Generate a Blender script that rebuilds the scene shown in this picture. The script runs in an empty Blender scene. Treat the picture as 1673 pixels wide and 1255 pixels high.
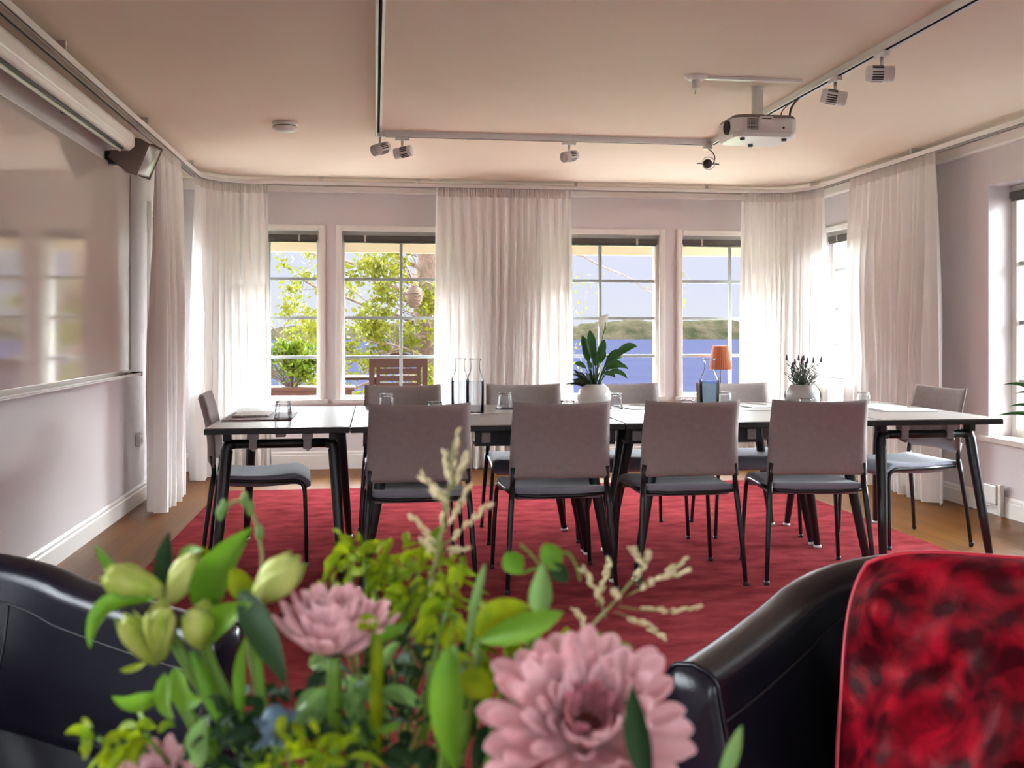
import bpy, math, random
from mathutils import Vector, Matrix, Quaternion
random.seed(7)
PI = math.pi
COL = bpy.context.scene.collection
V3 = Vector

# ---------------------------------------------------------------- camera
CAM_H, FPX, YAW = 1.165, 1640.0, math.radians(7.76)
CX, CY = 836.5, 541.0
def at(px, py, z):
    """World point seen at photo pixel px, py at depth z along the view axis."""
    u = (px - CX) / FPX; v = (CY - py) / FPX
    return V3((z*(math.sin(YAW) + u*math.cos(YAW)), z*(math.cos(YAW) - u*math.sin(YAW)), CAM_H + z*v))
FWD = V3((math.sin(YAW), math.cos(YAW), 0)); RGT = V3((math.cos(YAW), -math.sin(YAW), 0)); UP = V3((0, 0, 1))

# ---------------------------------------------------------------- mesh builder
class MB:
    def __init__(s): s.v = []; s.f = []
    def add(s, vs, fs):
        o = len(s.v); s.v += [V3(p) for p in vs]; s.f += [tuple(i + o for i in f) for f in fs]; return s
    def box(s, x0, x1, y0, y1, z0, z1, M=None):
        vs = [V3((x, y, z)) for z in (z0, z1) for y in (y0, y1) for x in (x0, x1)]
        if M is not None: vs = [M @ p for p in vs]
        return s.add(vs, [(0, 2, 3, 1), (4, 5, 7, 6), (0, 1, 5, 4), (2, 6, 7, 3), (0, 4, 6, 2), (1, 3, 7, 5)])
    def cbox(s, c, sz, M=None):
        return s.box(c[0]-sz[0]/2, c[0]+sz[0]/2, c[1]-sz[1]/2, c[1]+sz[1]/2, c[2]-sz[2]/2, c[2]+sz[2]/2, M)
    def tube(s, pts, r, n=8, flat=1.0, up=None):
        pts = [V3(p) for p in pts]; m = len(pts)
        rs = r if isinstance(r, (list, tuple)) else [r]*m
        ref = V3(up) if up is not None else None
        vs = []; prev = None
        for i, p in enumerate(pts):
            t = (pts[min(i+1, m-1)] - pts[max(i-1, 0)])
            t = t.normalized() if t.length > 1e-9 else V3((0, 0, 1))
            if prev is None:
                a = ref if ref is not None else (V3((0, 0, 1)) if abs(t.z) < .9 else V3((1, 0, 0)))
                nrm = (a - t*a.dot(t)).normalized()
            else:
                nrm = prev - t*prev.dot(t)
                nrm = nrm.normalized() if nrm.length > 1e-6 else t.orthogonal().normalized()
            prev = nrm; b = t.cross(nrm)
            for k in range(n):
                a = 2*PI*k/n
                vs.append(p + (nrm*math.cos(a) + b*math.sin(a)*flat)*rs[i])
        fs = [(i*n+k, i*n+(k+1) % n, (i+1)*n+(k+1) % n, (i+1)*n+k) for i in range(m-1) for k in range(n)]
        fs += [tuple(range(n-1, -1, -1)), tuple((m-1)*n+k for k in range(n))]
        return s.add(vs, fs)
    def lathe(s, prof, n=24, M=None, flute=0, famp=0, fz=(0, 0)):
        vs = []; m = len(prof)
        for r, z in prof:
            for k in range(n):
                a = 2*PI*k/n; rr = r
                if flute and fz[0] <= z <= fz[1]: rr = r*(1 + famp*math.cos(flute*a))
                p = V3((rr*math.cos(a), rr*math.sin(a), z)); vs.append(M @ p if M is not None else p)
        fs = [(i*n+k, i*n+(k+1) % n, (i+1)*n+(k+1) % n, (i+1)*n+k) for i in range(m-1) for k in range(n)]
        if prof[0][0] > 1e-5: fs.append(tuple(range(n-1, -1, -1)))
        if prof[-1][0] > 1e-5: fs.append(tuple((m-1)*n+k for k in range(n)))
        return s.add(vs, fs)
    def ell(s, c, ax, n=10, m=6, M=None):
        prof = [(max(1e-6, math.sin(PI*i/m)), -math.cos(PI*i/m)) for i in range(m+1)]
        T = Matrix.Translation(V3(c)) @ (M if M is not None else Matrix.Identity(4)) @ Matrix.Diagonal((ax[0], ax[1], ax[2], 1))
        return s.lathe(prof, n, T)
    def grid(s, fn, nu, nv):
        vs = [fn(i/nu, j/nv) for j in range(nv+1) for i in range(nu+1)]
        return s.add(vs, [(j*(nu+1)+i, j*(nu+1)+i+1, (j+1)*(nu+1)+i+1, (j+1)*(nu+1)+i) for j in range(nv) for i in range(nu)])
    def build(s, name, m, parent=None, smooth=False, bevel=0, seg=2, sub=0, solid=0, off=(0, 0, 0)):
        me = bpy.data.meshes.new(name)
        o3 = V3(off)
        me.from_pydata([tuple(p - o3) for p in s.v], [], s.f); me.update()
        if m is not None: me.materials.append(m)
        if smooth: me.polygons.foreach_set('use_smooth', [True]*len(me.polygons))
        o = bpy.data.objects.new(name, me); COL.objects.link(o)
        if parent is not None: o.parent = parent
        else: o.location = o3
        if solid:
            d = o.modifiers.new('solid', 'SOLIDIFY'); d.thickness = solid; d.offset = 0
        if bevel:
            b = o.modifiers.new('bevel', 'BEVEL'); b.width = bevel; b.segments = seg; b.limit_method = 'ANGLE'
        if sub:
            d = o.modifiers.new('sub', 'SUBSURF'); d.levels = sub; d.render_levels = sub
        return o

def tag(o, label, cat, group=None, kind=None):
    o['label'] = label; o['category'] = cat
    if group: o['group'] = group
    if kind: o['kind'] = kind
    return o
def struct(o, label=None, cat=None):
    o['kind'] = 'structure'
    if label: o['label'] = label
    if cat: o['category'] = cat
    return o
def thing(name, label, cat, loc=(0, 0, 0), rz=0, group=None):
    o = bpy.data.objects.new(name, None); COL.objects.link(o)
    o.empty_display_size = .05
    o.location = loc; o.rotation_euler = (0, 0, rz)
    return tag(o, label, cat, group)
def dup(root, loc, rz, label):
    r = root.copy(); COL.objects.link(r); r.location = loc; r.rotation_euler = (0, 0, rz); r['label'] = label
    for ch in list(root.children):
        c = ch.copy(); COL.objects.link(c); c.parent = r
        for g in list(ch.children):
            d = g.copy(); COL.objects.link(d); d.parent = c
    return r

# ---------------------------------------------------------------- materials
def mat(name, col, rough=.5, metal=0, noise=None, col2=None, bump=None, sheen=0, coat=0, spec=.5, stretch=(1, 1, 1), trans=0):
    m = bpy.data.materials.new(name); m.use_nodes = True
    nt = m.node_tree; N = nt.nodes; L = nt.links
    p = N['Principled BSDF']
    p.inputs['Base Color'].default_value = (*col, 1); p.inputs['Roughness'].default_value = rough
    p.inputs['Metallic'].default_value = metal; p.inputs['Specular IOR Level'].default_value = spec
    if sheen:
        p.inputs['Sheen Weight'].default_value = sheen; p.inputs['Sheen Roughness'].default_value = .4
    if coat:
        p.inputs['Coat Weight'].default_value = coat; p.inputs['Coat Roughness'].default_value = .08
    tc = N.new('ShaderNodeTexCoord'); mp = N.new('ShaderNodeMapping'); mp.inputs['Scale'].default_value = stretch
    L.new(tc.outputs['Object'], mp.inputs['Vector'])
    if noise:
        t = N.new('ShaderNodeTexNoise'); t.inputs['Scale'].default_value = noise; t.inputs['Detail'].default_value = 5
        L.new(mp.outputs['Vector'], t.inputs['Vector'])
        r = N.new('ShaderNodeValToRGB'); r.color_ramp.elements[0].position = .3; r.color_ramp.elements[1].position = .7
        r.color_ramp.elements[0].color = (*col, 1); r.color_ramp.elements[1].color = (*(col2 or [c*.8 for c in col]), 1)
        L.new(t.outputs['Fac'], r.inputs['Fac']); L.new(r.outputs['Color'], p.inputs['Base Color'])
    if bump:
        t = N.new('ShaderNodeTexNoise'); t.inputs['Scale'].default_value = bump[0]; t.inputs['Detail'].default_value = 3
        L.new(mp.outputs['Vector'], t.inputs['Vector'])
        b = N.new('ShaderNodeBump'); b.inputs['Strength'].default_value = bump[1]; b.inputs['Distance'].default_value = bump[2] if len(bump) > 2 else .002
        L.new(t.outputs['Fac'], b.inputs['Height']); L.new(b.outputs['Normal'], p.inputs['Normal'])
    if trans:
        tr = N.new('ShaderNodeBsdfTranslucent'); mx = N.new('ShaderNodeMixShader'); mx.inputs['Fac'].default_value = trans
        src = p.inputs['Base Color'].links[0].from_socket if p.inputs['Base Color'].is_linked else None
        if src: L.new(src, tr.inputs['Color'])
        else: tr.inputs['Color'].default_value = (*col, 1)
        L.new(p.outputs['BSDF'], mx.inputs[1]); L.new(tr.outputs['BSDF'], mx.inputs[2])
        L.new(mx.outputs['Shader'], N['Material Output'].inputs['Surface'])
    return m

def clear_glass(name, tint=(1, 1, 1), gloss=.9, blend=.25, rough=.0):
    m = bpy.data.materials.new(name); m.use_nodes = True
    nt = m.node_tree; N = nt.nodes; L = nt.links
    N.remove(N['Principled BSDF'])
    t = N.new('ShaderNodeBsdfTransparent'); t.inputs['Color'].default_value = (*tint, 1)
    g = N.new('ShaderNodeBsdfGlossy'); g.inputs['Color'].default_value = (gloss, gloss, gloss, 1); g.inputs['Roughness'].default_value = rough
    lw = N.new('ShaderNodeLayerWeight'); lw.inputs['Blend'].default_value = blend
    mx = N.new('ShaderNodeMixShader')
    L.new(lw.outputs['Fresnel'], mx.inputs['Fac']); L.new(t.outputs['BSDF'], mx.inputs[1]); L.new(g.outputs['BSDF'], mx.inputs[2])
    L.new(mx.outputs['Shader'], N['Material Output'].inputs['Surface'])
    return m

def sheer(name, col, through=.12, transl=.45):
    m = bpy.data.materials.new(name); m.use_nodes = True
    nt = m.node_tree; N = nt.nodes; L = nt.links
    N.remove(N['Principled BSDF'])
    d = N.new('ShaderNodeBsdfDiffuse'); d.inputs['Color'].default_value = (*col, 1)
    t = N.new('ShaderNodeBsdfTranslucent'); t.inputs['Color'].default_value = (*col, 1)
    x = N.new('ShaderNodeBsdfTransparent')
    a = N.new('ShaderNodeMixShader'); a.inputs['Fac'].default_value = transl
    b = N.new('ShaderNodeMixShader'); b.inputs['Fac'].default_value = through
    L.new(d.outputs['BSDF'], a.inputs[1]); L.new(t.outputs['BSDF'], a.inputs[2])
    L.new(a.outputs['Shader'], b.inputs[1]); L.new(x.outputs['BSDF'], b.inputs[2])
    L.new(b.outputs['Shader'], N['Material Output'].inputs['Surface'])
    return m

def wood_floor(name):
    m = bpy.data.materials.new(name); m.use_nodes = True
    nt = m.node_tree; N = nt.nodes; L = nt.links; p = N['Principled BSDF']
    tc = N.new('ShaderNodeTexCoord'); mp = N.new('ShaderNodeMapping'); mp.inputs['Rotation'].default_value = (0, 0, PI/2)
    L.new(tc.outputs['Object'], mp.inputs['Vector'])
    b = N.new('ShaderNodeTexBrick'); b.inputs['Scale'].default_value = 1; b.inputs['Brick Width'].default_value = 1.1; b.inputs['Row Height'].default_value = .09
    b.inputs['Mortar Size'].default_value = .0012; b.offset = .37
    b.inputs['Color1'].default_value = (.24, .105, .030, 1); b.inputs['Color2'].default_value = (.18, .076, .021, 1); b.inputs['Mortar'].default_value = (.09, .045, .02, 1)
    L.new(mp.outputs['Vector'], b.inputs['Vector'])
    mp2 = N.new('ShaderNodeMapping'); mp2.inputs['Scale'].default_value = (22, 1.5, 1); L.new(tc.outputs['Object'], mp2.inputs['Vector'])
    n = N.new('ShaderNodeTexNoise'); n.inputs['Scale'].default_value = 3; n.inputs['Detail'].default_value = 6; L.new(mp2.outputs['Vector'], n.inputs['Vector'])
    mx = N.new('ShaderNodeMix'); mx.data_type = 'RGBA'; mx.blend_type = 'MULTIPLY'; mx.inputs['Factor'].default_value = .55
    L.new(b.outputs['Color'], mx.inputs['A']); L.new(n.outputs['Color'], mx.inputs['B'])
    g = N.new('ShaderNodeHueSaturation'); g.inputs['Value'].default_value = 1.0; g.inputs['Saturation'].default_value = 1.12; L.new(mx.outputs['Result'], g.inputs['Color'])
    L.new(g.outputs['Color'], p.inputs['Base Color']); p.inputs['Roughness'].default_value = .42; p.inputs['Specular IOR Level'].default_value = .14
    return m

def rug_mat(name):
    m = mat(name, (.29, .050, .056), .95, noise=6, col2=(.16, .022, .028), bump=(220, .6, .004), stretch=(1, 1.7, 1), spec=0)
    return m

def damask(name):
    m = bpy.data.materials.new(name); m.use_nodes = True
    nt = m.node_tree; N = nt.nodes; L = nt.links; p = N['Principled BSDF']
    tc = N.new('ShaderNodeTexCoord')
    w = N.new('ShaderNodeTexNoise'); w.inputs['Scale'].default_value = 9; w.inputs['Detail'].default_value = 2; L.new(tc.outputs['Object'], w.inputs['Vector'])
    ad = N.new('ShaderNodeMix'); ad.data_type = 'RGBA'; ad.blend_type = 'ADD'; ad.inputs['Factor'].default_value = .11
    L.new(tc.outputs['Object'], ad.inputs['A']); L.new(w.outputs['Color'], ad.inputs['B'])
    v = N.new('ShaderNodeTexVoronoi'); v.feature = 'SMOOTH_F1'; v.inputs['Scale'].default_value = 24; L.new(ad.outputs['Result'], v.inputs['Vector'])
    w2 = N.new('ShaderNodeTexNoise'); w2.inputs['Scale'].default_value = 13; w2.inputs['Detail'].default_value = 6; w2.inputs['Distortion'].default_value = 1.6; L.new(tc.outputs['Object'], w2.inputs['Vector'])
    mu = N.new('ShaderNodeMath'); mu.operation = 'MULTIPLY'; L.new(v.outputs['Distance'], mu.inputs[0]); L.new(w2.outputs['Fac'], mu.inputs[1])
    r = N.new('ShaderNodeValToRGB'); r.color_ramp.elements[0].position = .12; r.color_ramp.elements[1].position = .36
    r.color_ramp.elements[0].color = (.035, .0003, .002, 1); r.color_ramp.elements[1].color = (.30, .003, .014, 1)
    L.new(mu.outputs['Value'], r.inputs['Fac']); L.new(r.outputs['Color'], p.inputs['Base Color'])
    p.inputs['Roughness'].default_value = .5; p.inputs['Specular IOR Level'].default_value = .1; p.inputs['Sheen Weight'].default_value = .08; p.inputs['Sheen Tint'].default_value = (1, .15, .3, 1)
    n2 = N.new('ShaderNodeTexNoise'); n2.inputs['Scale'].default_value = 14; n2.inputs['Detail'].default_value = 4; L.new(tc.outputs['Object'], n2.inputs['Vector'])
    b = N.new('ShaderNodeBump'); b.inputs['Strength'].default_value = .8; b.inputs['Distance'].default_value = .012
    L.new(n2.outputs['Fac'], b.inputs['Height']); L.new(b.outputs['Normal'], p.inputs['Normal'])
    return m

W = dict(
 wall=mat('wall_paint', (.68, .625, .635), .55, bump=(60, .05)),
 ceil=mat('ceiling_paint', (.84, .725, .59), .8, noise=1.2, col2=(.81, .695, .565)),
 trim=mat('white_trim', (.80, .76, .72), .35),
 frame=mat('window_white', (.72, .69, .64), .4),
 muntin=mat('muntin_grey', (.30, .33, .32), .4),
 floor=wood_floor('oak_floor'), rug=rug_mat('red_wool'),
 glass=clear_glass('pane_glass', (.97, .98, .98), .9, .06),
 tumbler=clear_glass('tumbler_glass', (.955, .96, .965), 1.0, .24),
 bottle=clear_glass('bottle_glass', (.955, .97, .98), .98, .13),
 water=clear_glass('still_water', (.90, .93, .96), .8, .2),
 bluewater=clear_glass('blue_water', (.66, .80, .90), .8, .22),
 black=mat('black_steel', (.012, .012, .014), .32, spec=.5),
 edge=mat('black_edge', (.02, .02, .022), .4),
 lam=mat('table_laminate', (.31, .28, .26), .30, noise=3, col2=(.285, .262, .245), stretch=(1, 8, 1)),
 fabric=mat('chair_fabric', (.34, .285, .275), .85, noise=40, col2=(.30, .25, .245), bump=(400, .5), sheen=.25),
 seatfab_sky=mat('seat_fabric_sky_tint', (.27, .275, .33), .8, noise=40, col2=(.235, .24, .285), bump=(400, .5), sheen=.35),  # blue tint stands in for sky reflected on the grey seats
 clampm=mat('clamp_grey', (.35, .33, .32), .35, metal=.3),
 glide=mat('glide_clear', (.75, .72, .70), .3),
 sheer=sheer('sheer_curtain', (.88, .86, .84), .045, .12),
 header=sheer('curtain_tape', (.78, .74, .70), .03, .3),
 alu=mat('aluminium', (.62, .58, .53), .35, metal=.6),
 darkalu=mat('dark_aluminium', (.10, .09, .08), .4, metal=.5),
 white=mat('white_plastic', (.74, .71, .68), .35),
 greyp=mat('grey_plastic', (.20, .165, .145), .45),
 darkp=mat('dark_plastic', (.02, .02, .022), .4),
 board=mat('whiteboard', (.60, .52, .48), .06, spec=.9, coat=.5),
 leather=mat('dark_leather', (.007, .006, .011), .24, bump=(160, .2, .001), spec=.33),
 slotm=mat('slot_black', (.012, .012, .012), .9, spec=.05),
 seamm=mat('leather_seam', (.008, .006, .010), .6),
 cushion=damask('red_damask'),
 piping=mat('red_piping', (.5, .004, .03), .4, sheen=.5),
 ceramic=mat('white_ceramic', (.80, .78, .76), .15, coat=.4),
 leaf=mat('plant_leaf', (.035, .13, .025), .4, noise=8, col2=(.06, .19, .04), trans=.2),
 darkleaf=mat('dark_leaf', (.03, .06, .025), .6),
 lav=mat('lavender_bud', (.03, .02, .04), .7),
 lavstem=mat('lavender_stem', (.03, .045, .022), .7),
 spathe=mat('spathe', (.82, .84, .72), .5, trans=.5),
 soil=mat('soil', (.03, .02, .015), .9),
 paper=mat('paper', (.78, .76, .74), .6),
 redfolder=mat('red_folder', (.13, .012, .014), .5),
 napkin=mat('black_coaster', (.02, .02, .022), .6),
 wood=mat('terrace_teak', (.021, .006, .0027), .5, noise=6, col2=(.013, .004, .0018), stretch=(8, 1, 8), spec=.1),
 planter=mat('planter_wood', (.05, .02, .012), .6, noise=5, col2=(.035, .014, .009), stretch=(1, 9, 9), spec=.1),
 shade=mat('orange_shade', (.42, .14, .06), .7, trans=.25),
 eave=mat('eave_paint', (.33, .265, .17), .7),
 deck=mat('deck_stone', (.55, .50, .46), .8, noise=4, col2=(.48, .44, .40), spec=.1),
 bush=mat('bush_leaf', (.035, .066, .002), .6, noise=6, col2=(.09, .105, .006), trans=.22, spec=.1),
 treeleaf=mat('tree_leaf', (.075, .085, .005), .6, noise=4, col2=(.12, .11, .010), trans=.25, spec=.1),
 bark=mat('tree_bark', (.15, .10, .08), .9, noise=9, col2=(.09, .06, .047), bump=(30, .8, .02), spec=.1),
 nest=mat('wicker', (.06, .028, .012), .8, noise=40, col2=(.03, .014, .007)),
 grass=mat('lawn', (.10, .17, .03), .9, noise=20, col2=(.16, .22, .05), spec=.1),
 sill=mat('stone_sill', (.72, .68, .65), .3, noise=9, col2=(.64, .6, .58)),
 # bouquet
 petal=mat('pink_petal', (.74, .40, .43), .6, noise=60, col2=(.84, .55, .57), trans=.25, spec=.2),
 petal2=mat('deep_pink_petal', (.50, .15, .19), .55, noise=30, col2=(.62, .26, .29), trans=.2),
 disc=mat('flower_disc', (.12, .025, .02), .8),
 bud=mat('bud_green', (.30, .42, .025), .5, noise=70, col2=(.58, .60, .20), trans=.25, spec=.25, stretch=(1, 1, .25)),
 lime=mat('lime_leaf', (.34, .40, .006), .6, noise=60, col2=(.12, .22, .008), trans=.35, spec=.2),
 gleaf=mat('bouquet_leaf', (.065, .20, .012), .5, noise=14, col2=(.17, .33, .022), trans=.3, spec=.25),
 dleaf=mat('bouquet_dark_leaf', (.010, .030, .010), .65, noise=10, col2=(.022, .055, .016), trans=.15, spec=.2),
 pleaf=mat('pale_leaf', (.15, .30, .08), .5, noise=10, col2=(.25, .40, .13), trans=.3, spec=.3),
 stem=mat('flower_stem', (.10, .20, .015), .5),
 gstem=mat('grass_stem', (.22, .23, .08), .6),
 spike=mat('grass_spikelet', (.62, .50, .30), .7, noise=40, col2=(.70, .62, .38)),
 eryng=mat('thistle_blue', (.05, .10, .15), .5, noise=20, col2=(.10, .15, .20)),
 vase=mat('vase_glaze', (.25, .27, .28), .2),
 cofftop=mat('side_table_wood', (.10, .05, .03), .35),
)

def lake_mat():
    return mat('lake_water', (.0145, .0155, .029), 1, noise=.15, col2=(.0185, .0195, .035), stretch=(.25, 2.2, 1), spec=0)  # no gloss; the blue of the reflected sky is put into the colour
def shore_mat():
    return mat('far_forest', (.040, .033, .022), 1, noise=.11, col2=(.014, .016, .008), bump=(.6, 1, 1.0), spec=0)
# ================================================================ ROOM
XL, XR, YB, YF, ZC = -1.588, 3.92, 8.626, -1.7, 2.43
TH = .24
def wall_boxes(a0, a1, ops, put, z1=ZC):
    """wall slab from a0 to a1 with rectangular openings; put(a0,a1,z0,z1) adds a box"""
    a = a0
    for (o0, o1, p0, p1) in sorted(ops):
        if o0 > a: put(a, o0, 0, z1)
        put(o0, o1, 0, p0); put(o0, o1, p1, z1)
        a = o1
    if a < a1: put(a, a1, 0, z1)

BW = [(-1.32, -.462, .583, 2.02), (-.287, .729, .583, 2.02), (1.45, 2.497, .583, 2.02), (2.69, 3.65, .583, 2.02)]
LW = [(.7, 2.1, .6, 2.1), (7.38, 8.25, .75, 2.03)]
RW = [(4.3, 6.0, .485, 2.10), (7.36, 8.34, .80, 2.03)]
m = MB(); wall_boxes(XL-TH, XR+TH, BW, lambda a, b, c, d: m.box(a, b, YB, YB+TH, c, d))
struct(m.build('wall_back', W['wall']))
m = MB(); wall_boxes(YF, YB, LW, lambda a, b, c, d: m.box(XL-TH, XL, a, b, c, d)); struct(m.build('wall_left', W['wall']))
m = MB(); wall_boxes(YF, YB, RW, lambda a, b, c, d: m.box(XR, XR+TH, a, b, c, d)); struct(m.build('wall_right', W['wall']))
FILL_FW = [(-1.1, .7, .35, 2.15), (1.5, 3.4, .35, 2.15)]  # openings added in the unseen rear wall to brighten the foreground
m = MB(); wall_boxes(XL-TH, XR+TH, FILL_FW, lambda a, b, c, d: m.box(a, b, YF-.2, YF, c, d)); struct(m.build('wall_front', W['wall']))
m = MB().box(XL-TH, XR+TH, YF-.2, YB+TH, -.12, 0); struct(m.build('floor', W['floor']))
m = MB().box(XL-TH, XR+TH, YF-.2, YB+TH, ZC, ZC+.12); struct(m.build('ceiling', W['ceil']))

# baseboards with a stepped profile
def baseboard(name, x0, y0, x1, y1, nx, ny, h=.125):
    m = MB(); L = math.hypot(x1-x0, y1-y0); t = V3(((x1-x0)/L, (y1-y0)/L, 0)); n = V3((nx, ny, 0))
    prof = [(0, 0), (.018, 0), (.018, h-.035), (.013, h-.028), (.013, h-.012), (.006, h), (0, h)]
    vs = []; k = len(prof)
    for e in (0, L):
        for d, z in prof: vs.append(V3((x0, y0, 0)) + t*e + n*d + UP*z)
    m.add(vs, [(i, (i+1) % k, k+(i+1) % k, k+i) for i in range(k)] + [tuple(range(k)), tuple(range(2*k-1, k-1, -1))])
    struct(m.build(name, W['trim']))
baseboard('baseboard_left', XL, YF, XL, YB, 1, 0)
baseboard('baseboard_back', XL+.02, YB, XR-.02, YB, 0, -1, .15)
baseboard('baseboard_right', XR, YF, XR, YB, -1, 0)
# cornice
m = MB().box(XR-.05, XR, YF, YB, 2.33, ZC); struct(m.build('trim_1', W['trim'], bevel=.01))
m = MB().box(XL+.01, XR-.06, YB-.035, YB, 2.335, ZC); struct(m.build('trim_2', W['trim'], bevel=.008))

# ---------------------------------------------------------------- windows
def window(idx, op, mp, cols, rows, inset=.075, sill=True, frame=.03, topf=.066, cas=.045, blind=True, sill_d=.05, casing=True, muntin_col=None):
    """op = opening in wall; mp(a, d, z) -> world with d outward from the interior face"""
    a0, a1, z0, z1 = op
    r = bpy.data.objects.new('window_%d' % idx, None); COL.objects.link(r); struct(r)
    r.location = mp((a0+a1)/2, 0, z0); inv = V3(r.location)
    def bx(m, A0, A1, D0, D1, Z0, Z1):
        ps = [V3(mp(a, d, z)) - inv for z in (Z0, Z1) for d in (D0, D1) for a in (A0, A1)]
        m.add(ps, [(0, 2, 3, 1), (4, 5, 7, 6), (0, 1, 5, 4), (2, 6, 7, 3), (0, 4, 6, 2), (1, 3, 7, 5)])
    if casing:
        m = MB()
        for (A0, A1, Z0, Z1) in ((a0-cas, a0+.008, z0-.03, z1+cas), (a1-.008, a1+cas, z0-.03, z1+cas), (a0+.008, a1-.008, z1-.008, z1+cas)):
            bx(m, A0, A1, -.02, .0, Z0, Z1); bx(m, A0+.008, A1-.008, -.027, -.02, Z0+.004, Z1-.008)
        m.build('window_casing', W['trim'], r, bevel=.003)
    m = MB()                                            # sash: two stiles, two rails
    bx(m, a0, a0+frame, inset-.03, inset+.05, z0, z1); bx(m, a1-frame, a1, inset-.03, inset+.05, z0, z1)
    bx(m, a0+frame, a1-frame, inset-.03, inset+.05, z1-topf, z1); bx(m, a0+frame, a1-frame, inset-.03, inset+.05, z0, z0+frame)
    m.build('window_frame', W['frame'], r, bevel=.004)
    g0, g1, y0, y1 = a0+frame, a1-frame, z0+frame, z1-topf
    m = MB(); bx(m, g0-.004, g1+.004, inset+.008, inset+.014, y0-.004, y1+.004); m.build('window_pane', W['glass'], r)
    m = MB()
    zs = rows if isinstance(rows, list) else [y0 + (y1-y0)*k/rows for k in range(1, rows)]
    for k in range(1, cols):
        a = g0 + (g1-g0)*k/cols; bx(m, a-.013, a+.013, inset-.008, inset+.008, y0, y1); bx(m, a-.013, a+.013, inset+.0145, inset+.024, y0, y1)
    for z in zs:
        bx(m, g0, g1, inset-.009, inset+.0075, z-.013, z+.013); bx(m, g0, g1, inset+.015, inset+.025, z-.013, z+.013)
    m.build('window_muntin', W['muntin'], r, bevel=.003)
    if blind:
        m = MB(); bx(m, g0-.01, g1+.01, inset-.075, inset-.032, y1-.022, y1+.024); h = m.build('blind_headrail', W['darkalu'], r, bevel=.004)
        for q in range(4): bx_m = MB(); bx(bx_m, g0, g1, inset-.07, inset-.036, y1-.026-q*.004, y1-.0235-q*.004); bx_m.build('blind_slat', W['darkalu'], h) 
        for f in (.18, .82):
            m = MB(); a = g0+(g1-g0)*f; bx(m, a-.009, a+.009, inset-.08, inset-.072, y1-.03, y1+.028); m.build('blind_bracket', W['alu'], h)
    if sill:
        m = MB(); bx(m, a0-cas-.02, a1+cas+.02, -sill_d, -.0005, z0-.03, z0+.004); bx(m, a0, a1, -.0005, inset-.03, z0-.0, z0+.004); m.build('window_sill', W['sill'], r, bevel=.005)
    return r
back = lambda a, d, z: (a, YB+d, z)
left = lambda a, d, z: (XL-d, a, z)
right = lambda a, d, z: (XR+d, a, z)
ZR = [.943, 1.278, 1.608]
for i, op in enumerate(BW): window(i+1, op, back, 2, ZR)
window(5, LW[1], left, 2, [1.05, 1.39, 1.68])
window(6, RW[1], right, 2, [1.05, 1.36, 1.70])
window(7, RW[0], right, 3, [.84, 1.22, 1.6], inset=.19, casing=False, sill_d=.04, frame=.05)
window(8, LW[0], left, 3, 4, blind=False)
front = lambda a, d, z: (a, YF-d, z)
window(9, FILL_FW[0], front, 3, 4, blind=False)  # this rear window and the next are added, unseen, for fill light
window(10, FILL_FW[1], front, 3, 4, blind=False)

# ---------------------------------------------------------------- rug
m = MB().box(-1.113, 3.0, .2, 7.48, .0, .009)
tag(m.build('rug', W['rug'], bevel=.003), 'large plain red wool rug under the conference tables and armchairs', 'rug')

# ---------------------------------------------------------------- curtain rail (runs round three walls)
RX0, RX1, RY = -1.40, 3.74, 8.42
def rail_path():
    p = [(RX0, -1.2)]; R = .42
    p.append((RX0, RY-R-.25)); p.append((RX0, RY-R))
    for k in range(1, 13):
        a = PI - PI/2*k/12; p.append((RX0+R + R*math.cos(a), RY-R + R*math.sin(a)))
    p.append((RX1-R, RY))
    for k in range(1, 13):
        a = PI/2 - PI/2*k/12; p.append((RX1-R + R*math.cos(a), RY-R + R*math.sin(a)))
    p += [(RX1, RY-R-.25), (RX1, -1.2)]
    return p
RP = rail_path()
class Path:
    def __init__(s, p):
        s.p = [V3((x, y, 0)) for x, y in p]; s.c = [0]
        for a, b in zip(s.p, s.p[1:]): s.c.append(s.c[-1] + (b-a).length)
    def at(s, d):
        d = max(0, min(s.c[-1], d))
        for i in range(len(s.c)-1):
            if d <= s.c[i+1] or i == len(s.c)-2:
                a, b = s.p[i], s.p[i+1]; t = (d-s.c[i])/(s.c[i+1]-s.c[i]); q = a.lerp(b, t); tg = (b-a).normalized()
                return q, V3((tg.y, -tg.x, 0))
    def near(s, x, y):
        best = (9e9, 0); q = V3((x, y, 0))
        for i in range(len(s.c)-1):
            a, b = s.p[i], s.p[i+1]; ab = b-a; t = max(0, min(1, (q-a).dot(ab)/ab.length_squared)); e = (a+ab*t-q).length
            if e < best[0]: best = (e, s.c[i] + t*ab.length)
        return best[1]
rail = Path(RP)
root = thing('curtain_rail', 'white double curtain rail curving round both room corners under the ceiling', 'curtain rail', (1.17, RY, 2.38))
o3 = V3((1.17, RY, 2.38))
def sweep(pts, prof):
    m = MB(); P = Path([(p[0], p[1]) for p in pts]); vs = []; k = len(prof); n = len(P.p)
    for i, q in enumerate(P.p):
        t = (P.p[min(i+1, n-1)] - P.p[max(i-1, 0)]).normalized(); nn = V3((t.y, -t.x, 0))
        for d, z in prof: vs.append(q + nn*d + UP*z - o3)
    m.add(vs, [(i*k+j, i*k+(j+1) % k, (i+1)*k+(j+1) % k, (i+1)*k+j) for i in range(n-1) for j in range(k)] + [tuple(range(k)), tuple(range(n*k-1, (n-1)*k-1, -1))])
    return m
sweep(RP, [(.012, 2.362), (.012, 2.392), (-.014, 2.392), (-.014, 2.362)]).build('rail_track', W['alu'], root)
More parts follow.
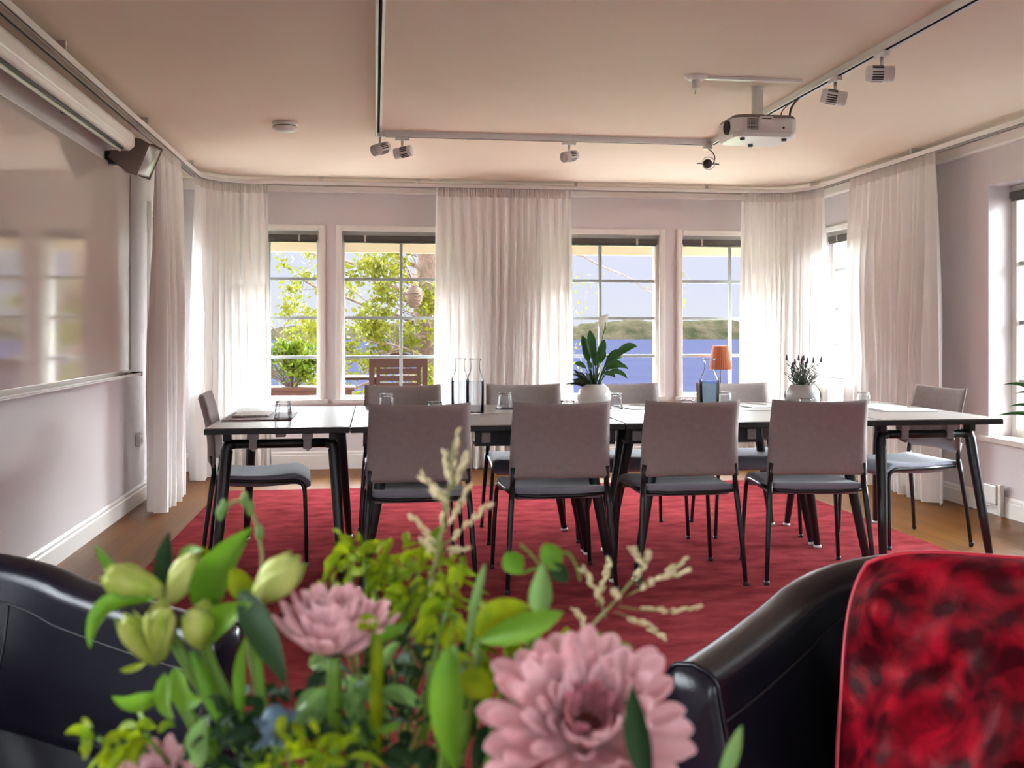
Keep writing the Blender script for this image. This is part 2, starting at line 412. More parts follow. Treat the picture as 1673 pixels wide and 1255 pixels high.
off = [tuple((rail.at(c)[0] + rail.at(min(c+.001, rail.c[-1]-.001))[1]*.05)[:2]) for c in rail.c]
sweep(off, [(.009, 2.362), (.009, 2.392), (-.009, 2.392), (-.009, 2.362)]).build('rail_track', W['white'], root)
sweep(RP, [(.0045, 2.3612), (.0045, 2.3622), (-.0055, 2.3622), (-.0055, 2.3612)]).build('rail_slot', W['darkp'], root)
sweep(off, [(.004, 2.3612), (.004, 2.3622), (-.004, 2.3622), (-.004, 2.3612)]).build('rail_slot', W['darkp'], root)
sweep(off, [(-.0085, 2.370), (-.0085, 2.380), (-.0097, 2.380), (-.0097, 2.370)]).build('rail_slot', W['greyp'], root)
for c in [1.0, 2.6, 4.2, 5.8, 7.4, 8.9, 10.4, 11.2, 12.55, 13.7, 14.7, 16.3, 17.9, 19.5, 21.1]:
    if c < rail.c[-1]:
        q, n = rail.at(c); t = V3((-n.y, n.x, 0)); m = MB()
        M = Matrix(((t.x, n.x, 0, q.x-o3.x), (t.y, n.y, 0, q.y-o3.y), (0, 0, 1, 0), (0, 0, 0, 1)))
        m.box(-.012, .012, -.02, .066, 2.393-o3.z, 2.43-o3.z, M); m.build('rail_bracket', W['alu'], root)

# ---------------------------------------------------------------- curtains
def curtain(label, x0, y0, x1, y1, nf, amp=.05, flare=.05, z0=.012, seed=1, group='sheer white curtains'):
    rnd = random.Random(seed)
    d0, d1 = sorted((rail.near(x0, y0), rail.near(x1, y1)))
    ph = [rnd.uniform(0, 6.28) for _ in range(6)]
    q0 = rail.at((d0+d1)/2)[0]; base = V3((q0.x, q0.y, 0))
    root = thing('curtain', label, 'curtain', base, 0, group)
    jit = [rnd.uniform(.6, 1.4) for _ in range(nf+2)]
    cum = [0]
    for k in range(nf): cum.append(cum[-1]+jit[k])
    cum = [c/cum[-1] for c in cum]
    ampk = [rnd.uniform(.55, 1.25) for _ in range(nf+2)]
    def wave(s):
        for k in range(nf):
            if s <= cum[k+1] or k == nf-1:
                f = (s-cum[k])/(cum[k+1]-cum[k]); return math.sin(2*PI*f)*(ampk[k]*(1-f)+ampk[k+1]*f)
    def pt(s, v, zt, zb, fine, extra=0):
        z = zt + (zb-zt)*v
        h = max(0, (2.37-z)/2.37)
        ss = .5 + (s-.5)*(1 + flare*h/(d1-d0)*2)
        d = d0 + (d1-d0)*ss
        q, n = rail.at(d)
        if d < d0 or d > d1:
            t = V3((-n.y, n.x, 0))
        a = amp*(.28 + .72*min(1, h*2.2)**.7)
        drift = .02*math.sin(3.1*h + ph[0] + 5*s)
        w = wave(min(1, max(0, s + drift*(1 if .03 < s < .97 else 0))))*a
        w += a*.22*math.sin(2*PI*nf*1.9*s + ph[1] + 1.5*h) + .010*math.sin(7*s+ph[2]+2.3*h)*h
        if fine: w = w*.6 + .007*math.sin(2*PI*nf*3.3*s + ph[3])
        return q + n*(w + .03 + extra) + UP*z - base
    nu = nf*16
    m = MB().grid(lambda u, v: pt(u, v, 2.29, z0, False), nu, 26); m.build('curtain_panel', W['sheer'], root, smooth=True)
    m = MB().grid(lambda u, v: pt(u, v, 2.372, 2.289, True), nu*2, 4); m.build('pleated_heading', W['header'], root, smooth=True)
    return root
curtain('white sheer curtain on the whiteboard wall, gathered narrow and hanging before its window', RX0, 6.62, RX0, 7.38, 9, .062, .02, seed=3)
curtain('white sheer curtain filling the corner beside the whiteboard wall and the bush window', RX0, 8.0, -.87, RY, 11, .05, .03, seed=5)
curtain('wide white sheer curtain hanging at the middle of the window wall', .503, RY, 1.65, RY, 16, .05, .03, seed=8)
curtain('white sheer curtain round the corner behind the lavender bowl and orange lamp', 3.16, RY, RX1, 7.97, 13, .05, .03, seed=11)
curtain('white sheer curtain on the side wall behind the end chair and wall sockets', RX1, 7.47, RX1, 6.27, 12, .055, .05, seed=14)
# ================================================================ TABLES
TZ = .741
def arc(p, c, q, n=6):
    p, c, q = V3(p), V3(c), V3(q)
    return [p*(1-t)**2 + c*2*t*(1-t) + q*t*t for t in [k/n for k in range(n+1)]]
def make_table(label, group, L=1.245, D=.626, panel=None, insert=None):
    """long side along local X, centred; trestles at the two short ends run along local Y"""
    r = thing('conference_table', label, 'table', (0, 0, 0), 0, group)
    m = MB().box(-L/2+.004, L/2-.004, -D/2+.004, D/2-.004, TZ-.004, TZ); m.build('laminate_surface', W['lam'], r)
    m = MB().box(-L/2, L/2, -D/2, D/2, TZ-.028, TZ-.003); m.build('tabletop', W['edge'], r, bevel=.003)
    for sx in (-1, 1):
        xt = sx*(L/2-.16); xf = sx*(L/2-.05)
        m = MB().tube([(xt, -.215, .655), (xt, .215, .655)], .021, 10); m.build('crossbar', W['black'], r, smooth=True)
        for sy in (-1, 1):
            pts = [(xt, sy*.20, .655), (xt, sy*.232, .650)] + [(xt+(xf-xt)*t, sy*(.236+.045*t), .645-.632*t) for t in (0.03, .3, .6, 1)]
            m = MB().tube(pts, [.022, .026, .027, .0255, .023, .017], 10); l = m.build('leg', W['black'], r, smooth=True)
            MB().lathe([(.014, 0), (.0205, .002), (.0205, .014), (.012, .022)], 12, Matrix.Translation((xf, sy*.2815, .009 if panel != 'x' else 0))).build('foot_glide', W['glide'], l, smooth=True)
            # clamp that hooks the top to the trestle
            y = sy*.12; m = MB().box(xt-.03, xt+.03, y-.022, y+.022, .675, .714)
            m.box(xt-.026, xt+.026, y-.018, y+.018, .63, .68); m.tube([(xt-.02, y, .628), (xt+.03, y, .622), (xt+.05, y, .635)], .008, 6)
            m.build('clamp', W['clampm'], r, bevel=.006)
        m = MB().box(xt-.02, xt+.02, -.022, .022, .685, .714); m.build('latch', W['clampm'], r, bevel=.003)
        for sy in (-1, 1):
            m = MB().box(xt-.03, xt+.03, sy*.235-.018, sy*.235+.018, .668, .714); m.build('bracket', W['black'], r, bevel=.006)
    if insert is not None:
        m = MB().box(insert-.12, insert+.12, -D/2+.02, -D/2+.14, TZ-.001, TZ+.0006); m.build('cable_flap', W['edge'], r)
        m = MB().box(insert-.117, insert+.117, -D/2+.023, -D/2+.137, TZ, TZ+.0009); m.build('cable_flap', W['lam'], r)
    if panel and panel != 'x':
        m = MB().box(panel[0], panel[1], -D/2+.10, -D/2+.115, .635, .714); m.box(panel[0], panel[1], -D/2+.115, -D/2+.19, .635, .65); m.build('apron_panel', W['edge'], r, bevel=.003)
        for e in (panel[0]+.05, panel[1]-.05):
            m = MB().box(e-.022, e+.022, -D/2+.085, -D/2+.10, .65, .70); m.build('panel_catch', W['clampm'], r, bevel=.004)
    return r
G = 'conference tables pushed together'
YT = 4.492
t = make_table('conference table forming the whiteboard end of the group, with the red folder on it', G); t.location = (-.425, YT+.63, 0); t.rotation_euler.z = PI/2
t = make_table('conference table forming the wall-socket end of the group, with flat notepads on it', G); t.location = (2.706, YT+.63, 0); t.rotation_euler.z = -PI/2
xs = (.5135, 1.7665)
t = make_table('conference table in the row near the armchairs, carrying the two clear water carafes', G, panel=(-.06, .60)); t.location = (xs[0], YT+.314, 0)
t = make_table('conference table in the row near the armchairs, carrying the blue water carafe', G, panel=(-.60, .06)); t.location = (xs[1], YT+.314, 0)
t = make_table('conference table in the window row, between the wooden terrace chair and the whiteboard end', G, insert=-.45); t.location = (xs[0], YT+.945, 0)
t = make_table('conference table in the window row, in front of the orange lamp', G, insert=.3); t.location = (xs[1], YT+.945, 0)

# ================================================================ CHAIRS
def make_chair():
    r = thing('conference_chair', '', 'chair', (0, 0, 0), 0, 'grey conference chairs')
    # seat: thin upholstered pad with waterfall front (faces +Y)
    def seat_pt(u, v, top):
        y = -.20 + .455*v; x = (u-.5)*(.42 + .03*v)
        z = .462 - .018*math.sin(PI*min(1, v*1.15)) * (1-(2*u-1)**2*.4) - (.045*((v-.8)/.2)**2 if v > .8 else 0)
        c = min(1, min(u, 1-u)/.05); e = math.sqrt(max(0, 1-(1-c)**2)); c2 = min(1, min(v, 1-v)/.05); e *= math.sqrt(max(0, 1-(1-c2)**2))
        return V3((x, y, z + (.004*e if top else -.018-.032*e)))
    m = MB().grid(lambda u, v: seat_pt(u, v, True), 20, 20); m.grid(lambda u, v: seat_pt(1-u, v, False), 20, 20)
    nv = 21
    def rim(i0, i1, o): return i0
    N1 = 21*21
    top = lambda i, j: j*21+i
    bot = lambda i, j: N1 + j*21 + (20-i)
    ring = [(i, 0) for i in range(20)] + [(20, j) for j in range(20)] + [(i, 20) for i in range(20, 0, -1)] + [(0, j) for j in range(20, 0, -1)]
    for a, b in zip(ring, ring[1:]+ring[:1]): m.f.append((top(*b), top(*a), bot(*a), bot(*b)))
    m.build('seat', W['seatfab_sky'], r, smooth=True)
    # backrest: curved upholstered shell, hollow towards the sitter, leaning back
    def back_pt(u, v, front):
        w = .462 - .022*v; x = (u-.5)*w; s = 2*u-1
        z = .502 + .352*v - (.010*(1-s*s) if v > .5 else -.006*(1-s*s))*abs(2*v-1)
        y = -.205 - .052*v + .016*math.sin(PI*v) - .032*(1-s*s)
        c = min(1, min(u, 1-u)/.035); e = math.sqrt(max(0, 1-(1-c)**2)); c2 = min(1, min(v, 1-v)/.045); e *= math.sqrt(max(0, 1-(1-c2)**2))
        return V3((x, y + (1 if front else -1)*(.003+.011*e), z))
    m = MB().grid(lambda u, v: back_pt(u, v, True), 20, 20); m.grid(lambda u, v: back_pt(1-u, v, False), 20, 20)
    for a, b in zip(ring, ring[1:]+ring[:1]): m.f.append((top(*b), top(*a), bot(*a), bot(*b)))
    m.build('backrest', W['fabric'], r, smooth=True)
    for s in (-1, 1):
        # front leg bends into the side rail under the seat
        pts = [(s*.245, .235, .004), (s*.236, .232, .20), (s*.226, .226, .36)] + arc((s*.224, .224, .385), (s*.221, .219, .428), (s*.216, .165, .428), 6) + [(s*.212, 0, .428), (s*.21, -.19, .436)]
        l = MB().tube(pts, .0105, 10).build('leg', W['black'], r, smooth=True)
        MB().lathe([(.011, 0), (.013, .002), (.013, .012), (.0105, .02)], 10, Matrix.Translation((s*.245, .235, .009))).build('foot_cap', W['darkp'], l, smooth=True)
        pts = [(s*.247, -.262, .004), (s*.236, -.243, .2), (s*.222, -.216, .40), (s*.216, -.205, .47)]
        l = MB().tube(pts, [.0105, .0115, .0135, .0135], 10).build('leg', W['black'], r, smooth=True)
        MB().lathe([(.011, 0), (.013, .002), (.013, .012), (.0105, .02)], 10, Matrix.Translation((s*.247, -.262, .009))).build('foot_cap', W['darkp'], l, smooth=True)
        MB().tube([(s*.216, -.205, .465), (s*.214, -.206, .50), (s*.213, -.218, .56)], .012, 10).build('back_upright', W['black'], r, smooth=True)
    m = MB().tube([(-.21, -.19, .432), (-.1, -.196, .424), (.1, -.196, .424), (.21, -.19, .432)], .009, 8)
    m.tube([(-.214, .12, .424), (.214, .12, .424)], .009, 8); m.build('seat_frame', W['black'], r, smooth=True)
    return r
proto = make_chair()
chairs = [
 (.185, 4.62, .03, 'grey chair with its back to the armchairs, standing beside the gap after the whiteboard-end table'),
 (.815, 4.635, .025, 'grey chair with its back to the armchairs, between the clear carafes and the peace lily'),
 (1.425, 4.64, -.01, 'grey chair with its back to the armchairs, between the peace lily and the blue carafe'),
 (2.045, 4.60, -.13, 'grey chair with its back to the armchairs, turned slightly, before the lavender bowl'),
 (.165, 5.62, PI+.02, 'grey chair facing the room, its back in front of the slatted wooden terrace chair'),
 (.86, 5.62, PI-.03, 'grey chair facing the room, its back against the wide middle curtain'),
 (1.475, 5.63, PI+.03, 'grey chair facing the room, its back half hidden behind the peace lily vase'),
 (2.13, 5.60, PI-.05, 'grey chair facing the room, its back below the orange lamp'),
 (-.585, 5.25, -PI/2+.07, 'grey chair at the table end by the whiteboard, seen side-on'),
 (2.90, 5.25, PI/2+.10, 'grey chair at the table end by the wall sockets, angled outward'),
]
for i, (x, y, rz, lab) in enumerate(chairs):
    if i == 0: proto.location = (x, y, 0); proto.rotation_euler.z = rz; proto['label'] = lab
    else: dup(proto, (x, y, 0), rz, lab)

# ================================================================ THINGS ON THE TABLES
def make_tumbler():
    r = thing('tumbler', '', 'glass', (0, 0, TZ), 0, 'upturned tumblers on the tables')
    prof = [(.040, .0), (.041, .003), (.0385, .03), (.036, .052), (.034, .066), (.033, .078), (.0315, .084), (.012, .085)]
    MB().lathe(prof, 48, None, 12, .06, (.004, .066)).build('glass_wall', W['tumbler'], r, smooth=True)
    prof = [(.037, .0), (.0365, .004), (.034, .03), (.031, .06), (.029, .068), (.010, .070)]
    MB().lathe(prof, 48, None, 12, .08, (.004, .06)).build('glass_lining', W['tumbler'], r, smooth=True)
    m = MB().tube([(.0405*math.cos(a), .0405*math.sin(a), .0025) for a in [2*PI*k/24 for k in range(25)]], .0022, 6)
    m.build('rim', W['tumbler'], r, smooth=True)
    m = MB().tube([(.0325*math.cos(a), .0325*math.sin(a), .080) for a in [2*PI*k/24 for k in range(25)]], .0035, 6)
    m.build('base_ring', W['tumbler'], r, smooth=True)
    return r
def coaster(x, y, label):
    tag(MB().box(-.055, .055, -.05, .05, 0, .0035).build('coaster', W['napkin'], bevel=.001), label, 'coaster', 'black coasters under the glasses').location = (x, y, TZ+.001)
gl = [
 (-.436, 4.90, 'upturned fluted tumbler on the corner of the red folder'),
 (.06, 5.42, 'upturned fluted tumbler seen before the chair under the wooden terrace chair'),
 (.285, 4.84, 'upturned tumbler mostly hidden behind the chair beside the whiteboard-end table'),
 (.70, 5.42, 'upturned fluted tumbler on a black coaster before the chair at the middle curtain'),
 (.93, 4.82, 'upturned tumbler whose base just shows beside the peace lily, before the middle curtain'),
 (1.30, 5.36, 'upturned fluted tumbler just beside the white peace lily vase'),
 (1.545, 4.84, 'upturned tumbler half hidden, next to the foot of the blue carafe'),
 (1.935, 5.39, 'upturned fluted tumbler behind the blue carafe, under the orange lamp'),
 (2.165, 4.84, 'upturned tumbler just showing in front of the lavender bowl'),
 (2.70, 5.28, 'upturned tumbler between the lavender bowl and the flat notepads'),
]
tp = make_tumbler()
for i, (x, y, lab) in enumerate(gl):
    z = TZ + (.0066 if i == 0 else .0046 if i in (1, 3) else .0005)
    if i == 0: tp.location = (x, y, z); tp['label'] = lab
    else: dup(tp, (x, y, z), i*.3, lab)
coaster(.70, 5.42, 'black coaster under the tumbler before the middle curtain chair')
coaster(.06, 5.42, 'black coaster under the tumbler before the chair at the wooden terrace chair')

def carafe(x, y, label, h=.28, r=.046, wl=.17, wm='water'):
    root = thing('water_carafe', label, 'carafe', (x, y, TZ+.0005), 0, 'glass water carafes')
    prof = [(.0, .002), (r*.9, .0), (r, .006), (r, h*.58), (r*.97, h*.63), (r*.62, h*.76), (r*.52, h*.83), (r*.52, h*.95), (r*.62, h*.985), (r*.64, h)]
    MB().lathe(prof, 32).build('glass_body', W['bottle'], root, smooth=True)
    MB().tube([(r*.63*math.cos(a), r*.63*math.sin(a), h) for a in [2*PI*k/24 for k in range(25)]], .003, 6).build('lip', W['bottle'], root, smooth=True)
    q = r-.004
    MB().lathe([(0, .006), (q, .007), (q, min(wl, h*.56)), (q*.98 if wl < h*.6 else q*.85, wl), (0, wl+.0005)], 32).build('water', W[wm], root, smooth=True)
carafe(.437, 5.20, 'clear water carafe of the middle curtain pair, the one away from the peace lily', wl=.165)
carafe(.508, 5.13, 'clear water carafe of the middle curtain pair, the one toward the peace lily', wl=.165)
carafe(1.745, 5.10, 'water carafe with blue tint standing before the orange lamp', h=.275, r=.052, wl=.16, wm='bluewater')

# red folder with a spiral notepad and pen
f = thing('folder', 'dark red flat folder on the table end near the whiteboard', 'folder', (-.555, 5.08, TZ+.0008), 0)
MB().box(-.16, .16, -.23, .23, 0, .005).build('cover', W['redfolder'], f, bevel=.002)
MB().box(-.004, .004, -.23, .23, .005, .0065).build('fold', W['redfolder'], f)
n = thing('notepad', 'white spiral notepad lying on the red folder', 'notepad', (-.60, 5.13, TZ+.0064), 0, 'notepads')
MB().box(-.085, .085, -.13, .13, 0, .008).build('pages', W['paper'], n, bevel=.001)
m = MB()
for k in range(26): m.tube([V3((-.085+.0065*k, -.131+.006*math.cos(a), .004+.006*math.sin(a))) for a in [2*PI*j/8 for j in range(9)]], .0009, 5)
m.build('spiral_binding', W['darkalu'], n, smooth=True)
def pad(x, y, rz, label, a=.105, b=.148, pen=None):
    n = thing('notepad', label, 'notepad', (x, y, TZ+.0006), rz, 'notepads')
    MB().box(-a, a, -b, b, 0, .006).build('pages', W['paper'], n, bevel=.001)
    MB().box(-a, a, b-.02, b, .006, .0075).build('binding_strip', W['clampm'], n)
    if pen:
        p = thing('ballpoint_pen', pen, 'pen', (x, y, TZ+.0072), rz+.5, 'pens')
        MB().tube([(0, -.065, .005), (0, .05, .005), (0, .066, .005), (0, .075, .005)], [.0045, .0045, .004, .001], 8).build('barrel', W['white'], p, smooth=True)
        MB().tube([(.005, .0, .007), (.0055, -.055, .007)], .0015, 5).build('clip', W['alu'], p)
pad(.24, 5.36, .2, 'notepad before the chair at the wooden terrace chair', pen='white pen on the notepad before the chair at the wooden terrace chair')
pad(1.45, 5.42, .15, 'notepad beside the peace lily vase', pen='white pen on the notepad beside the peace lily vase')
pad(2.14, 5.44, .1, 'notepad behind the blue carafe before the chair below the lamp', pen='white pen on the notepad behind the blue carafe')
pad(2.79, 5.03, 1.45, 'notepad lying nearest the bare corner of the socket-end table')
pad(2.76, 5.30, 1.75, 'notepad on the socket-end table, the one beside the upturned tumbler', pen='white pen on the notepad beside the upturned tumbler at the socket end')

# ---------------------------------------------------------------- peace lily
def leaf_mesh(m, p0, p1, p2, w, face, fold=.35, n=10, peak=.45, wav=0):
    p0, p1, p2 = V3(p0), V3(p1), V3(p2); face = V3(face).normalized()
    rows = []
    for i in range(n+1):
        t = i/n; c = p0*(1-t)**2 + p1*2*t*(1-t) + p2*t*t; tg = ((p1-p0)*(1-t) + (p2-p1)*t).normalized()
        s = tg.cross(face); s = s.normalized() if s.length > 1e-4 else tg.orthogonal().normalized(); nn = s.cross(tg).normalized()
        k = t**(math.log(.5)/math.log(peak)); ww = w*.5*max(.02, math.sin(PI*k)**.8)
        rows += [c + s*(-ww) + nn*ww*fold + nn*wav*w*math.sin(9*t), c - s*ww*.5 + nn*ww*fold*.3, c, c + s*ww*.5 + nn*ww*fold*.3, c + s*ww + nn*ww*fold - nn*wav*w*math.sin(9*t+1)]
    m.add(rows, [(i*5+j, i*5+j+1, (i+1)*5+j+1, (i+1)*5+j) for i in range(n) for j in range(4)])
def curve(p0, p1, p2, n=8):
    return arc(p0, p1, p2, n)
lily = thing('peace_lily', 'peace lily with one white flower growing in the round white vase', 'plant', (1.137, 5.15, TZ+.12))
rnd = random.Random(4)
spec = [(-.30, .10, .255, .055), (-.02, .02, .31, .07), (.05, -.02, .26, .06), (.235, .02, .22, .062), (.11, -.05, .15, .05), (.14, .04, .10, .045), (.10, -.06, .06, .04),
        (.0, -.05, .20, .055), (-.05, .06, .22, .05), (.16, .06, .16, .045), (-.02, -.02, .27, .06), (.07, .05, .20, .05), (.17, -.03, .055, .04)]
spec[0] = (-.06, .03, .28, .06)
spec += [(.16, .02, .12, .05), (.13, -.04, .20, .05), (-.05, -.04, .14, .045), (.19, .03, .10, .04), (-.10, .02, .13, .04)]
for (dx, dy, dz, w) in spec:
    m = MB(); b = V3((dx*.12, dy*.12, .0)); tip = V3((dx, dy, dz)); base = b.lerp(tip, .35) + UP*(.05+.12*abs(dx)); mid = b.lerp(tip, .75) + UP*(.02+.25*abs(dx))
    m.tube(curve(b, b+UP*.04, base), .0022, 5)
    leaf_mesh(m, base, mid, tip, w*.72, (.3*dx, -1, .35), .4); m.build('leaf', W['leaf'], lily, smooth=True)
m = MB(); m.tube(curve((0, 0, 0), (.02, 0, .2), (.055, 0, .31), 10), .0025, 6); st = m.build('flower_stalk', W['stem'], lily, smooth=True)
m = MB(); leaf_mesh(m, (.055, 0, .305), (.04, .01, .355), (.075, 0, .392), .052, (-.5, -1, .2), .7); m.build('spathe', W['spathe'], st, smooth=True)
m = MB(); m.tube([(.056, -.006, .31), (.058, -.008, .35)], [.006, .004], 8); m.build('spadix', W['bud'], st, smooth=True)
m = MB(); rnd = random.Random(9)
for k in range(60):
    a = rnd.uniform(0, 6.28); q = rnd.uniform(.03, .13); h = rnd.uniform(.02, .12); c = V3((-.06+q*math.cos(a)*.8, q*math.sin(a)*.7, h*(1-q*3)))
    leaf_mesh(m, c*.3, c*.7+UP*.03, c+UP*rnd.uniform(-.01, .02), .012, (rnd.uniform(-1, 1), -1, .5), .3, 5)
m.build('small_foliage', W['darkleaf'], lily)
v = thing('vase', 'round white ceramic vase holding the peace lily', 'vase', (1.137, 5.15, TZ+.0005))
rr = .088
prof = [(.045, 0), (.05, .002)] + [(rr*math.cos(a)+.002, .078+.078*math.sin(a)) for a in [math.radians(d) for d in range(-65, 60, 8)]] + [(.047, .146), (.044, .146), (.05, .125), (.0, .12)]
MB().lathe(prof, 36).build('body', W['ceramic'], v, smooth=True)
MB().lathe([(.049, .121), (.03, .128), (0, .129)], 20).build('soil', W['soil'], v, smooth=True)
# ---------------------------------------------------------------- lavender in glass bowl
v = thing('fishbowl_vase', 'round glass bowl vase with a white liner on the table before the corner curtain', 'vase', (2.235, 5.04, TZ+.0005))
rr = .094
prof = [(.04, 0)] + [(rr*math.cos(a), .082+.082*math.sin(a)) for a in [math.radians(d) for d in range(-62, 58, 8)]] + [(.05, .152)]
MB().lathe(prof, 36).build('glass_bowl', W['bottle'], v, smooth=True)
prof = [(.036, .004), (.06, .012), (.082, .04), (.088, .07), (.084, .10), (.07, .128), (.058, .142), (.052, .142), (.066, .12), (.0, .11)]
MB().lathe(prof, 32).build('liner', W['white'], v, smooth=True)
lv = thing('lavender_plant', 'dark lavender sprigs growing from the glass bowl vase', 'plant', (2.235, 5.04, TZ+.11))
rnd = random.Random(21)
for k in range(34):
    a = rnd.uniform(0, 6.28); q = rnd.uniform(.0, 1)**.6; h = rnd.uniform(.07, .15) if k > 13 else rnd.uniform(.11, .165)
    tip = V3((.115*q*math.cos(a), .07*q*math.sin(a), h)); b = tip*.2; b.z = 0
    m = MB(); m.tube(curve(b, b + UP*h*.6 + (tip-b)*.15, tip, 6), .0014, 5)
    for j in range(7):
        c = b.lerp(tip, .25+.09*j); d = V3((rnd.uniform(-1, 1), rnd.uniform(-1, 1), .8))
        leaf_mesh(m, c, c+d*.012, c+d*.022, .005, (0, -1, .3), .2, 4)
    s = m.build('stem', W['lavstem'], lv)
    if k <= 13:
        m = MB()
        for j in range(3): m.ell(tip + UP*(.004+.008*j), (.0065-.0012*j, .0065-.0012*j, .0075), 8, 5)
        m.build('flower_head', W['lav'], s, smooth=True)
# ---------------------------------------------------------------- orange lamp on the sill
lp = thing('table_lamp', 'small table lamp with orange pleated shade standing on the window sill', 'lamp', (3.02, YB-.09, .585))
zb = .0
MB().lathe([(.05, 0), (.05, .008), (.012, .016)], 24).build('base', W['darkp'], lp, smooth=True)
MB().tube([(0, 0, .012), (0, 0, .30)], .005, 8).build('pole', W['darkp'], lp, smooth=True)
sh = MB().lathe([(.098, .245), (.066, .45)], 96, None, 32, .018, (0, 1)).build('lamp_shade', W['shade'], lp)
MB().tube([(.098*math.cos(a), .098*math.sin(a), .245) for a in [2*PI*k/32 for k in range(33)]], .003, 6).build('shade_ring', W['shade'], sh, smooth=True)
MB().ell((0, 0, .32), (.025, .025, .035), 12, 8).build('bulb', W['white'], lp, smooth=True)
MB().box(-.066, .066, -.001, .001, .295, .299).build('shade_carrier', W['alu'], lp)
# ================================================================ CEILING AND WALL FITTINGS
def track(label, p0, p1, side):
    p0, p1 = V3(p0), V3(p1); d = (p1-p0).normalized(); n = V3((-d.y, d.x, 0)); c = (p0+p1)/2; L = (p1-p0).length
    r = thing('lighting_track', label, 'lighting track', (c.x, c.y, ZC), math.atan2(d.y, d.x), 'ceiling lighting tracks')
    MB().box(-L/2, L/2, -.018, .018, -.036, -.012).build('track_profile', W['white'], r, bevel=.002)
    MB().box(-L/2+.01, L/2-.01, -.007, .007, -.0372, -.034).build('track_slot', W['slotm'], r)
    MB().box(-L/2, L/2, -.03*side-.045 if side else -.02, -.03*side+.045 if side else .02, -.012, 0).build('mounting_batten', W['white'], r, bevel=.002)
    MB().box(-L/2-.002, -L/2+.02, -.021, .021, -.04, -.008).build('end_cap', W['alu'], r, bevel=.003)
    MB().box(L/2-.02, L/2+.002, -.021, .021, -.04, -.008).build('end_cap', W['alu'], r, bevel=.003)
TX0, TX1, TY = .02, 2.21, 6.40
track('lighting track with a black slot running along the ceiling from the whiteboard side corner', (TX0, .6, 0), (TX0, TY, 0), 0)
track('lighting track crossing the ceiling parallel to the window wall', (TX0+.025, TY, 0), (TX1-.025, TY, 0), 0)
track('lighting track on a wide white batten passing above the projector', (TX1, .6, 0), (TX1, TY, 0), 1)

def spot(px_loc, aim, label, dark=False):
    x, y = px_loc
    r = thing('track_spotlight', label, 'spotlight', (x, y, ZC-.0375), 0, 'track spotlights')
    m = MB().box(-.045, .045, -.016, .016, -.022, 0) if abs(y-TY) < .05 else MB().box(-.016, .016, -.045, .045, -.022, 0)
    m.build('track_adapter', W['white'], r, bevel=.003)
    MB().tube([(0, 0, -.02), (0, 0, -.075)], .008, 8).build('swivel_arm', W['alu'], r, smooth=True)
    a = V3(aim).normalized(); q = a.to_track_quat('Z', 'Y').to_matrix().to_4x4(); c = V3((0, 0, -.095)) - a*.02
    M = Matrix.Translation(c) @ q
    h = MB().lathe([(0, -.045), (.030, -.045), (.035, -.04), (.035, .07), (.031, .07), (.029, .05), (0, .045)], 28, M).build('lamp_head', W['white'], r, smooth=True)
    for k in range(20):
        an = 2*PI*k/20
        if k % 5 == 4: continue
        R = M @ Matrix.Rotation(an, 4, 'Z')
        MB().box(.0335, .0358, -.0033, .0033, -.022, .025, R).build('vent_slot', W['darkp'], h)
spot((.03, TY-.10), (-.85, -.55, -.35), 'white track spotlight hanging at the corner where the crossing track begins')
spot((.17, TY), (-.8, .35, -.15), 'white track spotlight with a ridged head just past the track corner')
spot((1.245, TY), (-.75, -.5, -.2), 'white track spotlight alone at the middle of the crossing track')
spot((TX1, 4.61), (.9, -.25, -.18), 'white track spotlight on the projector-side track, the one closer to the projector')
spot((TX1, 4.16), (.9, -.3, -.05), 'white track spotlight on the projector-side track, the larger one farther from the projector')
# bare black lamp
r = thing('ring_spotlight', 'black bare spotlight with a wire ring at the track corner below the projector', 'spotlight', (2.17, TY-.02, ZC-.0375))
MB().box(-.03, .03, -.016, .016, -.03, 0).build('track_adapter', W['alu'], r, bevel=.003)
MB().tube(curve((0, 0, -.025), (.07, 0, -.06), (.04, 0, -.12), 8), .004, 6).build('cable', W['darkp'], r, smooth=True)
MB().ell((0, 0, -.125), (.032, .03, .032), 14, 10).build('lamp_head', W['darkp'], r, smooth=True)
MB().tube([(.042*math.cos(a), -.02, -.125+.042*math.sin(a)) for a in [2*PI*k/28 for k in range(29)]], .0035, 6).build('wire_ring', W['alu'], r, smooth=True)
MB().tube([(-.075, -.01, -.125), (.075, -.01, -.128)], .004, 6).build('cross_bar', W['darkp'], r, smooth=True)

# smoke detector
r = thing('smoke_detector', 'round white smoke detector on the ceiling on the whiteboard side', 'smoke detector', tuple(at(466, 206, 6.10))[:2] + (ZC,))
MB().lathe([(.078, 0), (.078, -.012), (.07, -.02)], 32).build('base_plate', W['white'], r, smooth=True)
MB().lathe([(.066, -.02), (.066, -.026)], 32).build('vent_gap', W['darkp'], r)
MB().lathe([(.076, -.026), (.078, -.034), (.06, -.05), (.02, -.056), (0, -.056)], 32).build('cover', W['white'], r, smooth=True)

# ceiling rose with conduit
c = at(1137, 125, 4.98)
r = thing('ceiling_hook_rose', 'flat white ceiling rose with a stubby plug and a conduit running to the track', 'ceiling rose', (c.x, c.y, ZC))
MB().lathe([(.06, 0), (.058, -.008), (.03, -.022), (0, -.024)], 28).build('rose', W['trim'], r, smooth=True)
MB().lathe([(.02, -.018), (.021, -.06), (.016, -.065), (0, -.065)], 16).build('plug', W['white'], r, smooth=True)
MB().tube([(0, 0, -.06), (-.006, 0, -.09)], .003, 6).build('pin', W['alu'], r)
MB().box(.05, TX1-c.x-.08, -.012, .012, -.014, 0).build('conduit', W['white'], r, bevel=.002)

